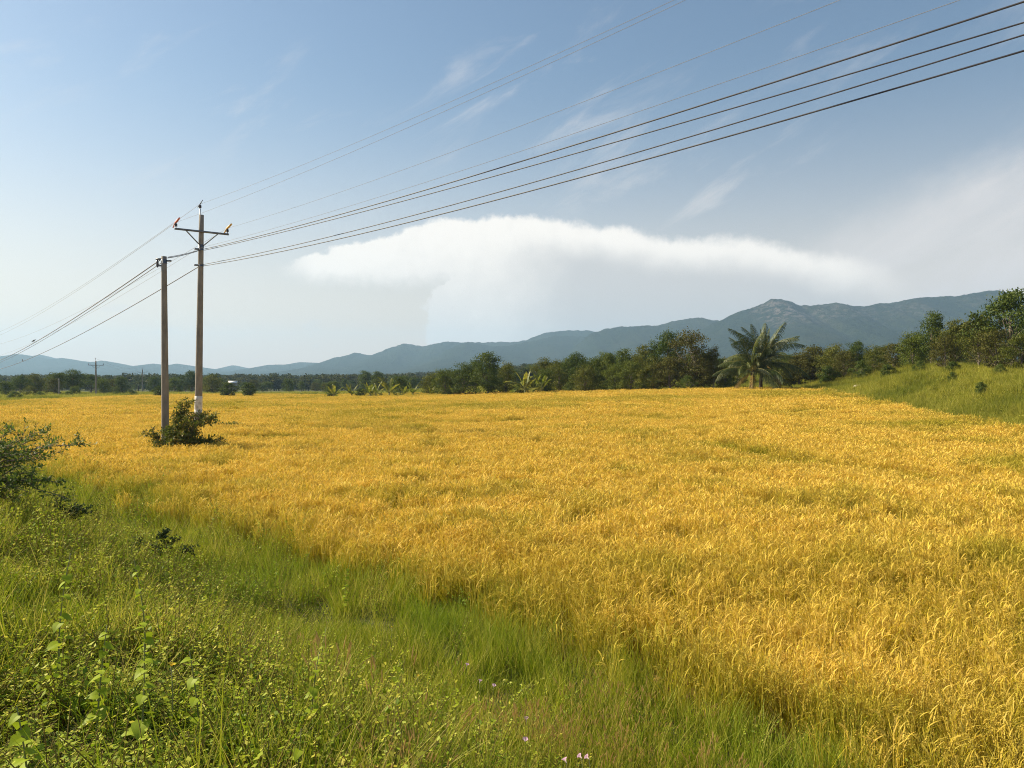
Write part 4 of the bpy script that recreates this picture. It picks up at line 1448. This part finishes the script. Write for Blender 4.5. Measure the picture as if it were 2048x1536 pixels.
b = at(-95, 1040, 9.6); b[2] = tz(b[0], b[1]) - .05
tg = [at(168, 889, 9.4), at(118, 905, 10.2), at(60, 868, 9.8), at(12, 850, 9.6), at(105, 893, 9.0), at(122, 966, 9.3), at(140, 1000, 9.0), at(90, 940, 9.9), at(40, 930, 9.2), at(60, 985, 8.8),
      at(-40, 846, 9.6), at(-120, 838, 9.8), at(-200, 860, 10.2), at(-260, 920, 9.4), at(-180, 950, 8.8), at(20, 890, 10.6), at(-80, 880, 8.9), at(85, 870, 10.0), at(5, 960, 9.0), at(30, 1000, 9.3),
      at(-10, 905, 8.8), at(70, 915, 9.0), at(-30, 980, 8.9), at(15, 868, 9.2)]
shrub('thorny_shrub', 'dark thorny shrub with long level branches reaching over the verge', 'shrub', b, tg, 'shrub', r0=.016, nsub=15, subL=.36, leaf=.050, lw=.46, per=58, seed=41, droop=.1)

b = np.array([BUSH[0], BUSH[1], tz(BUSH[0], BUSH[1]) - .05])
Yb = BUSH[1]
tg = [at(375, 808, Yb + .4), at(410, 828, Yb + .5), at(352, 840, Yb + .2), at(300, 868, Yb - .2), at(445, 884, Yb + .3), at(330, 858, Yb), at(395, 850, Yb + .8), at(425, 835, Yb - .3), at(292, 900, Yb - .3), at(365, 872, Yb - .6),
      at(400, 880, Yb - .3), at(345, 885, Yb - .8), at(310, 885, Yb + .4), at(420, 895, Yb + .2), at(380, 835, Yb - .2), at(362, 815, Yb + .3), at(340, 870, Yb - .4), at(385, 862, Yb)]
shrub('pinnate_bush', 'reddish-tipped leafy bush growing round the feet of the poles', 'bush', b, tg, 'shrub_red', r0=.022, nsub=18, subL=.62, leaf=.135, lw=.42, per=34, seed=42, droop=.15)
p = at(412, 905, Yb + .8); zb = tz(p[0], p[1])
b = np.array([p[0], p[1], zb - .03])
shrub('dark_bush', 'low dark green bush beside the reddish-tipped bush at the poles', 'bush', b, [at(x_, y_, Yb + dy) for x_, y_, dy in ((385, 884, .6), (400, 879, 1.0), (418, 882, .5), (430, 890, .9), (438, 900, .6), (405, 893, .2), (372, 895, .4), (425, 886, 1.2))],
      'shrub_dark', r0=.014, nsub=20, subL=.40, leaf=.13, lw=.4, per=40, seed=43)
p = at(418, 866, 48.0); b = np.array([p[0], p[1], tz(p[0], p[1]) - .03])
shrub('small_bush', 'small green bush at the tall pole foot', 'bush', b, [b + np.array(q) for q in ((.5, 0, .8), (-.5, .1, .7), (.9, .1, .5), (0, .3, .95), (1.5, .2, .45), (2.1, 0, .5), (-.7, -.2, .5))],
      'shrub', r0=.012, nsub=16, subL=.35, leaf=.14, lw=.45, per=34, seed=44)
b = hit(312, 1130, .1); b[2] = tz(b[0], b[1]) - .03
shrub('dark_bush', 'small dark bush on the verge above the pale leafy weeds', 'bush', b, [b + np.array(q) for q in ((.35, 0, .55), (-.35, .1, .5), (.1, .1, .65), (0, -.3, .5), (.5, .2, .35), (-.5, -.1, .35), (.25, -.25, .45), (-.2, -.25, .5))],
      'shrub_dark', r0=.008, nsub=60, subL=.24, leaf=.05, lw=.5, per=110, seed=45)
b = hit(95, 1050, .1); b[2] = tz(b[0], b[1]) - .03
shrub('dark_bush', 'dark undergrowth bush beneath the thorny shrub branches', 'bush', b, [b + np.array(q) for q in ((.45, 0, .40), (-.45, .1, .4), (.1, .1, .5), (0, -.3, .4), (.6, .2, .3), (-.7, -.1, .35), (-1.0, 0, .4))],
      'shrub_dark', r0=.008, nsub=50, subL=.26, leaf=.05, lw=.45, per=90, seed=46)


# ------------------------------------------------------------------ single tall weeds in the verge
def heart_leaf(n=5):
    mb = MB()
    t = np.linspace(0, 1, n + 1)
    w = np.array([.30, .48, .44, .32, .17, .02])
    P = np.stack([t, 0 * t, .05 * np.sin(t * 3) - .22 * t ** 2], -1)
    for sgn in (-1, 1):
        E = P + np.stack([-.10 * (1 - t), sgn * w, .10 * w], -1)
        V = np.stack([P, E], 1).reshape(-1, 3)
        i = np.arange(n)[:, None] * 2
        mb.add(V, i + (np.array([[0, 1, 3, 2]]) if sgn < 0 else np.array([[0, 2, 3, 1]])), v=.45, c=0.0)
    return mb.mesh('leaf')


HEART = [heart_leaf()]
HEART[0].materials.append(M['weed'])


def tall_weed(px, py, h, label, nleaf=14, ls=.085, hgt=.35):
    p = hit(px, py, hgt)
    x, y = p[0], p[1]
    o = thing('tall_weed', label, 'weed', (x, y, tz(x, y) - .02), rng.uniform(0, 6.28), 1.0, 'single tall weeds on the verge')
    t = np.linspace(0, 1, 8)
    path = np.stack([.08 * h * t ** 2, .04 * h * np.sin(t * 3), h * t], -1)
    mb = MB(); mb.tube(path, np.linspace(.006, .002, 8), 5)
    link('stem', mb.mesh('stem'), M['stalk'], o)
    for k in range(nleaf):
        f = .25 + .74 * k / nleaf
        q = [float(np.interp(f, t, path[:, i])) for i in range(3)]
        l = link('leaf', HEART[0], None, o, q)
        l.rotation_euler = (rng.normal(0, .2), rng.uniform(-.2, .6), k * 1.57 + (k // 2) * .8 + rng.uniform(-.3, .3))
        s = ls * (1.15 - .65 * f) * rng.uniform(.85, 1.15)
        l.scale = (s, s, s)


tall_weed(692, 1215, .95, 'lone tall weed stalk at the lush green patch below the field edge', 18, .085, .25)
tall_weed(125, 1290, .80, 'tall broad-leaved weed among straw at the verge', 18, .075)
tall_weed(285, 1260, .78, 'broad-leaved weed standing beside another above the dark hollow', 18, .075)
tall_weed(272, 1400, .60, 'weed with the broadest drooping heart-shaped leaves', 12, .085)
tall_weed(190, 1360, .60, 'leafy weed next to the broad-leaved drooping one', 16, .075)
tall_weed(400, 1380, .55, 'leafy weed with pale upright tip on the slope', 14, .085)
tall_weed(620, 1400, .60, 'slim leafy weed below the white flowers', 15, .075)
tall_weed(640, 1330, .65, 'slim weed with small leaves near the white flowers', 16, .07)
tall_weed(990, 1480, .55, 'bright twining weed beside the pink flowers', 12, .09)
tall_weed(565, 1250, .60, 'narrow leafy weed at the edge of the lush patch', 14, .07)
tall_weed(60, 1480, .50, 'leafy weed at the bottom of the dark hollow', 14, .085)
tall_weed(800, 1330, .45, 'bright green weed in the lush grass patch', 14, .075)
tall_weed(585, 1500, .45, 'round-leaved pale weed low on the slope', 12, .085)


# ------------------------------------------------------------------ flowers
def funnel(col, r=.028, ln=.045):
    mb = MB()
    k = 10; th = np.arange(k) * 2 * math.pi / k
    ring = []
    for (f, rr) in ((0, .12), (.5, .28), (.85, .62), (1.0, 1.0)):
        wav = 1 + (.08 * np.cos(th * 5) if f > .8 else 0)
        ring.append(np.stack([r * rr * wav * np.cos(th), r * rr * wav * np.sin(th), np.full(k, ln * f)], -1))
    V = np.concatenate(ring)
    i = np.arange(3)[:, None] * k; j = np.arange(k)[None]
    Q = np.stack([i + j, i + (j + 1) % k, i + k + (j + 1) % k, i + k + j], -1).reshape(-1, 4)
    mb.add(V, Q, v=np.repeat([0, .3, .7, 1], k), c=np.repeat([1, .8, .2, 0], k))
    return mb.mesh('corolla')


FP, FY = funnel('p'), funnel('y', .022, .018)
FP.materials.append(M['petal_pink']); FY.materials.append(M['petal_yellow'])


def flower(px, py, me, label, group, hgt=.48):
    p = hit(px, py, hgt)
    x, y, z0 = p[0], p[1], tz(p[0], p[1])
    o = thing('flower', label, 'flower', (x, y, z0 - .02), rng.uniform(0, 6.28), 1.0, group)
    mb = MB(); t = np.linspace(0, 1, 6)
    mb.tube(np.stack([.05 * np.sin(t * 2), .02 * t, hgt * t], -1), .0025, 4)
    link('stem', mb.mesh('stem'), M['stalk'], o)
    c = link('corolla', me, None, o, (.05 * math.sin(2), .02, hgt - .002))
    c.scale = (.75, .75, .75)
    c.rotation_euler = (rng.uniform(-.6, .6), rng.uniform(-.6, .6), 0)


for px, py in ((940, 1330), (952, 1365), (996, 1373), (1044, 1442), (1062, 1482), (1128, 1527), (1164, 1519), (1176, 1521)):
    flower(px, py, FP, 'small pink funnel flower in the foxtail grass', 'pink flowers in the grass')
for px, py in ((842, 1352), (326, 1332), (776, 1256)):
    flower(px, py, FY, 'small yellow flower in the weeds', 'yellow flowers in the grass')


# ------------------------------------------------------------------ power poles
def rotz(a):
    c, s = math.cos(a), math.sin(a)
    return np.array([[c, -s, 0], [s, c, 0], [0, 0, 1]])


def shaft_mesh(h, r0, r1, z0=-.6, n=14, k=20, lean=(0, 0)):
    mb = MB(); z = np.linspace(z0, h, n)
    t = (z - 0) / h
    mb.tube(np.stack([lean[0] * t, lean[1] * t, z], -1), r0 + (r1 - r0) * np.clip(t, 0, 1), k)
    return mb.mesh('shaft', True)


def insulator_mesh(k=12):
    mb = MB()
    z = [0, .10, .10, .13, .14, .17, .18, .21, .22, .25, .26, .30]
    r = [.025, .025, .09, .09, .05, .10, .05, .10, .05, .09, .06, .03]
    mb.tube(np.stack([np.zeros(12), np.zeros(12), np.array(z)], -1), r, k)
    return mb.mesh('insulator')


INS = insulator_mesh(); INS.materials.append(M['porcelain'])
LINE = np.array([.62, -.78])            # line towards the camera side
ARM = np.array([.80, .60])


def line_pole(base, H, label, r0=.235, r1=.14, sleeves=True, band=True, arm_drop=1.05, arm_half=1.6, lean=(0, 0), lv=True, group='medium-voltage poles', cat='power pole'):
    x, y = base[0], base[1]
    o = thing('power_pole', label, cat, (x, y, tz(x, y)), 0, 1.0, group)
    sh = link('shaft', shaft_mesh(H, r0, r1, lean=lean), M['concrete'], o)

    def axis(z):
        return np.array([lean[0] * z / H, lean[1] * z / H, z])
    if band:
        mb = MB(); z = np.linspace(1.35, 2.35, 5)
        mb.tube(np.stack([lean[0] * z / H, lean[1] * z / H, z], -1), r0 + (r1 - r0) * z / H + .006, 20)
        link('painted_band', mb.mesh('painted_band', True), M['whitewash'], sh)
    za = H - arm_drop
    a = math.atan2(ARM[1], ARM[0])
    off = np.array([LINE[0], LINE[1], 0]) * (r1 + .05)
    mb = MB(); mb.box(axis(za) + off, (arm_half * 2, .09, .11), rotz(a)); link('crossarm', mb.mesh('crossarm'), M['steel'], o)
    A3 = np.array([ARM[0], ARM[1], 0])
    for s in (-1, 1):
        mb = MB(); p0 = axis(za) + off + A3 * s * arm_half * .58 + np.array([0, 0, -.05]); p1 = axis(za - .85) + off * .8 + A3 * s * .10
        mb.tube([p0, (p0 + p1) / 2, p1], .035, 6); link('brace', mb.mesh('brace'), M['steel'], o)
    mb = MB(); mb.tube([axis(za - .98), axis(za - .78)], r1 + (r0 - r1) * 2 / H + .012, 16); link('clamp_band', mb.mesh('clamp_band'), M['steel'], o)
    mb = MB(); mb.tube([axis(H - .55) - A3 * .09, axis(H + .35) - A3 * .09], .035, 6); link('top_pin', mb.mesh('top_pin'), M['steel'], o)
    tips = []
    for i, (p, mat) in enumerate(((axis(za) + off - A3 * (arm_half - .08) + np.array([0, 0, .05]), 'sleeve_red'), (axis(H + .33) - A3 * .09, None), (axis(za) + off + A3 * (arm_half - .08) + np.array([0, 0, .05]), 'sleeve_yellow'))):
        ins = link('insulator', INS, None, o, tuple(p))
        tip = p + np.array([0, 0, .33]); tips.append(tip + np.array([x, y, tz(x, y)]))
        mb = MB()
        d = np.array([LINE[0], LINE[1], .05])
        q = np.array([0, 0, .33])
        if mat and sleeves:
            mb.tube([q - np.array([-.50, .62, .10]) * 1.0 * np.array([-1, -1, 1]) * np.array([-1, -1, 1]) * 0 - d * .62 + np.array([0, 0, -.18]), q - d * .1, q + d * .1 + np.array([0, 0, .02]), q + d * .75 + np.array([0, 0, .10])], [.035, .055, .065, .055], 8)
            s_ = link('sleeve', mb.mesh('sleeve'), M[mat], ins)
            s_['label'] = 'red plastic line sleeve' if 'red' in mat else 'yellow plastic line sleeve'
        else:
            mb.tube([q - d * .45 + np.array([0, 0, -.10]), q, q + d * .55 + np.array([0, 0, .12])], [.022, .035, .022], 6)
            link('line_tie', mb.mesh('line_tie'), M['steel'], ins)
    if lv:
        for z in lv:
            mb = MB(); mb.box(axis(z) - A3 * (r1 + .10) + off * .2, (.30, .07, .10), rotz(a)); link('bracket', mb.mesh('bracket'), M['steel'], o)
            mb = MB(); mb.tube([axis(z - .05), axis(z + .05)], r1 + (r0 - r1) * (1 - z / H) + .010, 16); link('clamp_band', mb.mesh('clamp_band'), M['steel'], o)
    return o, tips


DT = TALL[1]
HT = at(403, 430, DT)[2] - tz(TALL[0], TALL[1])
zl1 = at(408, 499, DT)[2] - tz(TALL[0], TALL[1]); zl2 = at(404, 531, DT)[2] - tz(TALL[0], TALL[1])
leanT = at(403, 430, DT)[0] - TALL[0]
pole_t, tips = line_pole(TALL, HT, 'tall concrete power pole with white painted band beside the bush', lean=(leanT, 0), lv=(zl1, zl2))
DS = SHORT[1]
HS = at(328, 513, DS)[2] - tz(SHORT[0], SHORT[1])
leanS = at(328, 513, DS)[0] - SHORT[0]
o = thing('power_pole', 'shorter bare concrete pole in front of the tall pole', 'power pole', (SHORT[0], SHORT[1], tz(SHORT[0], SHORT[1])), 0, 1.0, 'low-voltage poles')
link('shaft', shaft_mesh(HS, .175, .115, lean=(leanS, 0)), M['concrete'], o)
mb = MB(); mb.tube([(leanS, 0, HS - .32), (leanS, 0, HS - .14)], .128, 16); link('clamp_band', mb.mesh('clamp_band'), M['steel'], o)
for sx, dz, L in ((-1, -.12, .26), (-1, -.42, .24), (1, -.20, .24)):
    mb = MB(); mb.box((leanS + sx * (.10 + L / 2), -.02, HS + dz), (L, .06, .07)); link('bracket', mb.mesh('bracket'), M['steel'], o)
mb = MB(); mb.tube([(leanS - .29, -.02, HS - .50), (leanS - .29, -.02, HS - .40), (leanS - .29, -.02, HS - .26), (leanS - .29, -.02, HS - .14)], [.03, .055, .055, .03], 8); link('spool_insulator', mb.mesh('spool_insulator'), M['porcelain'], o)
# far poles
FAR = []
for px, top, bot, Y, lab in ((192, 722, 797, 190, 'far concrete pole with crossarm at the field corner'), (285, 739, 786, 300, 'farther pole with crossarm before the hazy trees')):
    p = at(px, bot, Y); h = at(px, top, Y)[2] - tz(p[0], p[1])
    po, tp_ = line_pole(p, h, lab, r0=.22, r1=.15, sleeves=False, band=False, lv=False, group='far power poles', arm_half=1.7)
    FAR.append(tp_)
for px, top, Y, lab in ((118, 757, 180, 'thin plain pole in front of the brownish belt tree'), (202, 762, 230, 'thin plain pole just past the far crossarm pole'), (231, 751, 250, 'taller thin pole behind the bright scrub')):
    p = at(px, 790, Y); h = at(px, top, Y)[2] - tz(p[0], p[1])
    o = thing('power_pole', lab, 'power pole', (p[0], p[1], tz(p[0], p[1])), 0, 1.0, 'far power poles')
    link('shaft', shaft_mesh(h, .17, .12, k=10), M['concrete'], o)
    mb = MB(); mb.box((0, 0, h - .35), (.5, .09, .09), rotz(.6)); link('bracket', mb.mesh('bracket'), M['steel'], o)
# the next poles of the line, past both sides of the view
NEXT = np.array([18.1, 6.0, 0])
pole_n, tips_n = line_pole(NEXT, 14.5, 'concrete power pole carrying the wires out over the rice', lv=(11.0, 10.6), band=True)
LEFT = np.array(at(-75, 760, 172))
hl = at(-75, 690, 172)[2] - tz(LEFT[0], LEFT[1])
pole_l, tips_l = line_pole(LEFT, hl, 'concrete power pole at the field corner past the thorny shrub', lv=(hl - 2.6,), sleeves=False, band=False)


# ------------------------------------------------------------------ wires
def wire(p0, p1, sag, r, mat, label, group, n=70, name='power_line'):
    t = np.linspace(0, 1, n)[:, None]
    P = np.asarray(p0) * (1 - t) + np.asarray(p1) * t
    P[:, 2] -= 4 * sag * (t * (1 - t))[:, 0]
    mb = MB(); mb.tube(P, r, 6)
    o = link(name, mb.mesh(name, True), M[mat])
    tag(o, label, 'power line', group)
    return P


GW, GB = 'thin bare wires', 'thick black cables'
tall_w = lambda px, py: at(px, py, DT)
ends = {'a': (19.46, 15.42, .69), 'b': (18.15, 14.69, .63), 'c': (16.77, 12.40, .55), 'd': (16.5, 11.19, .50), 'e': (16.71, 10.71, .46), 'f': (19.25, 10.97, .42), 'g': (19.5, 11.21, .67), 'h': (17.77, 10.30, .66)}
starts = {'a': tips[0], 'b': tips[1], 'c': tips[2], 'd': tall_w(399, 496), 'e': tall_w(409, 498), 'f': tall_w(409, 500.5), 'g': tall_w(406, 529), 'h': tall_w(406, 532)}
lab = {'a': 'thin bare wire from the red-sleeved insulator up over the rice', 'b': 'thin bare wire from the pole-top insulator up over the rice', 'c': 'thin bare wire from the yellow-sleeved insulator up over the rice',
       'd': 'thin bare wire from below the crossarm up over the rice', 'e': 'upper black cable of the higher pair above the rice', 'f': 'lower black cable of the higher pair above the rice',
       'g': 'upper black cable of the lower pair above the rice', 'h': 'lowest black cable above the rice'}
for k in 'abcdefgh':
    xe, ze, sg = ends[k]
    thin = k in 'abcd'
    wire(starts[k], (xe, 6.0, ze), sg, .0062 if thin else (.019 if k in 'eh' else .017), 'alu' if thin else 'cable', lab[k], GW if thin else GB)
# poles to the left
shp = at(335, 516, DS); shl = at(320, 520, DS)
wire(tall_w(401, 500), shp, .05, .018, 'cable', 'short black cable between the two poles', GB, 12)
wire(tall_w(401, 499), shp + np.array([0, .05, .05]), .04, .014, 'cable', 'second short black cable between the two poles, just above the other', GB, 12)
le = at(-75, 735, 172)
cab = wire(shl, le, 1.7, .024, 'cable', 'black cable from the short pole top to the belt of trees', GB)
wire(at(322, 526, DS), le + np.array([0, .4, -.5]), 1.6, .016, 'cable', 'thinner black cable below the one from the short pole top', GB)
cab2 = wire(tall_w(398, 533), at(-75, 748, 172), 2.0, .026, 'cable', 'black cable from the tall pole passing behind the short pole', GB)
for i, nm in enumerate(('red-sleeved insulator', 'pole-top insulator', 'yellow-sleeved insulator')):
    wire(tips[i], tips_l[i], 1.9, .009, 'alu', f'thin bare wire from the {nm} away past the trees', GW)
wire(tall_w(396, 497), at(-75, 722, 172), 2.0, .008, 'alu', 'thin bare wire from below the crossarm away past the trees', GW)
for i in range(3):
    wire(FAR[0][i], FAR[1][i], 1.2, .012, 'alu', 'faint thin wire strung between the two far crossarm poles', 'faint wires between the far poles', 30)


# ------------------------------------------------------------------ birds on the cables
def bird(p, label, rz):
    o = thing('bird', label, 'bird', tuple(p), rz, 1.5, 'birds on the cables')
    t = np.array([0, .08, .2, .35, .5, .62, .70, .80, .9, 1.0])
    path = np.stack([-.16 + .26 * t, 0 * t, .02 + .18 * t ** .9], -1)
    mb = MB(); mb.tube(path, [.006, .010, .014, .034, .042, .038, .028, .027, .020, .004], 8)
    body = link('body', mb.mesh('body', True), M['feather'], o)
    for s in (-1, 1):
        mb = MB()
        mb.leaves(np.array([[-.03, s * .036, .105]]), np.array([[-.85, s * .05, -.45]]), np.array([[0, s * 1.0, .1]]), .17, .06); link('wing', mb.mesh('wing'), M['feather'], o)
        mb = MB(); mb.tube([(.0, s * .015, .09), (.0, s * .015, .0)], .004, 4); link('leg', mb.mesh('leg'), M['beak'], o)
    mb = MB(); mb.tube([(.10, 0, .20), (.135, 0, .195)], [.009, .002], 5); link('beak', mb.mesh('beak'), M['beak'], o)


def on_wire(P, px):
    f = P[:, 1] * math.cos(PITCH) - (P[:, 2] - EYE) * math.sin(PITCH)
    q = 1024 + F * P[:, 0] / f
    return np.array([np.interp(px, q[::-1], P[::-1, i]) for i in range(3)]) + np.array([0, 0, .024])


bird(on_wire(cab, 68), 'small dark bird perched on the black cable from the short pole', .9)
bird(on_wire(cab2, 45), 'small dark bird on the lower cable in front of the hills', 2.4)

# ------------------------------------------------------------------ hut with a pale roof, stone on the bank
p = at(466, 764, 330); x, y = p[0], p[1]; z0 = tz(x, y)
o = thing('hut', 'small hut with a pale metal roof among the far trees', 'hut', (x, y, z0), .15, (.8, .8, 1.0))
zr = p[2] - z0
mb = MB(); mb.box((0, 0, (zr - .4) / 2), (4.0, 3.0, zr - .4)); link('wall', mb.mesh('wall'), M['plaster'], o)
rf = MB()
for s in (-1, 1):
    a = s * .42
    rot = np.array([[1, 0, 0], [0, math.cos(a), -math.sin(a)], [0, math.sin(a), math.cos(a)]])
    rf.box((0, -s * .95, zr + .05), (4.8, 2.2, .05), rot.T if False else rot)
link('roof', rf.mesh('roof'), M['roof_metal'], o)
mb = MB(); mb.box((-.6, -1.52, .95), (.9, .05, 1.9)); link('door', mb.mesh('door'), M['doorwood'], o)
p = hit(1716, 772, .55); x, y = p[0], p[1]
r_ = np.random.default_rng(5)
u, v = np.meshgrid(np.linspace(0, 2 * math.pi, 17)[:-1], np.linspace(.05, math.pi - .05, 9))
V = np.stack([.50 * np.cos(u) * np.sin(v), .42 * np.sin(u) * np.sin(v), .22 * np.cos(v) + .20], -1)
V = V * (1 + .28 * (fbm(np.cos(u) * 2 + 5, v * 1.6 + np.sin(u), 77, 3)[..., None] - .5))
k = 16; i = np.arange(8)[:, None] * k; j = np.arange(k)[None]
Q = np.stack([i + j, i + k + j, i + k + (j + 1) % k, i + (j + 1) % k], -1).reshape(-1, 4)
st = link('stone', mesh_q('stone', V, Q), M['stone'], None, (x, y, tz(x, y) + .22))
st.rotation_euler = (0, 0, .3)
tag(st, 'pale stone lying in the meadow grass on the bank', 'stone')


# ------------------------------------------------------------------ haze: a closed box of air round everything
def haze():
    m = bpy.data.materials.new('haze_air'); m.use_nodes = True
    nt = m.node_tree; nt.nodes.clear()
    out = nt.nodes.new('ShaderNodeOutputMaterial'); pv = nt.nodes.new('ShaderNodeVolumePrincipled')
    pv.inputs['Color'].default_value = (.44, .70, 1.0, 1)
    pv.inputs['Density'].default_value = 0.00014
    pv.inputs['Anisotropy'].default_value = 0.2
    nt.links.new(pv.outputs[0], out.inputs['Volume'])
    mb = MB(); mb.box((0, 3300, 194), (18000, 7600, 424))
    o = link('haze', mb.mesh('haze'), m)
    o['kind'] = 'stuff'; o['label'] = 'thin blue haze in the air over the plain'; o['category'] = 'haze'


haze()
print('rice', N_RICE, 'verge', N_VERGE, 'bank', N_BANK, 'forest', N_FOREST)
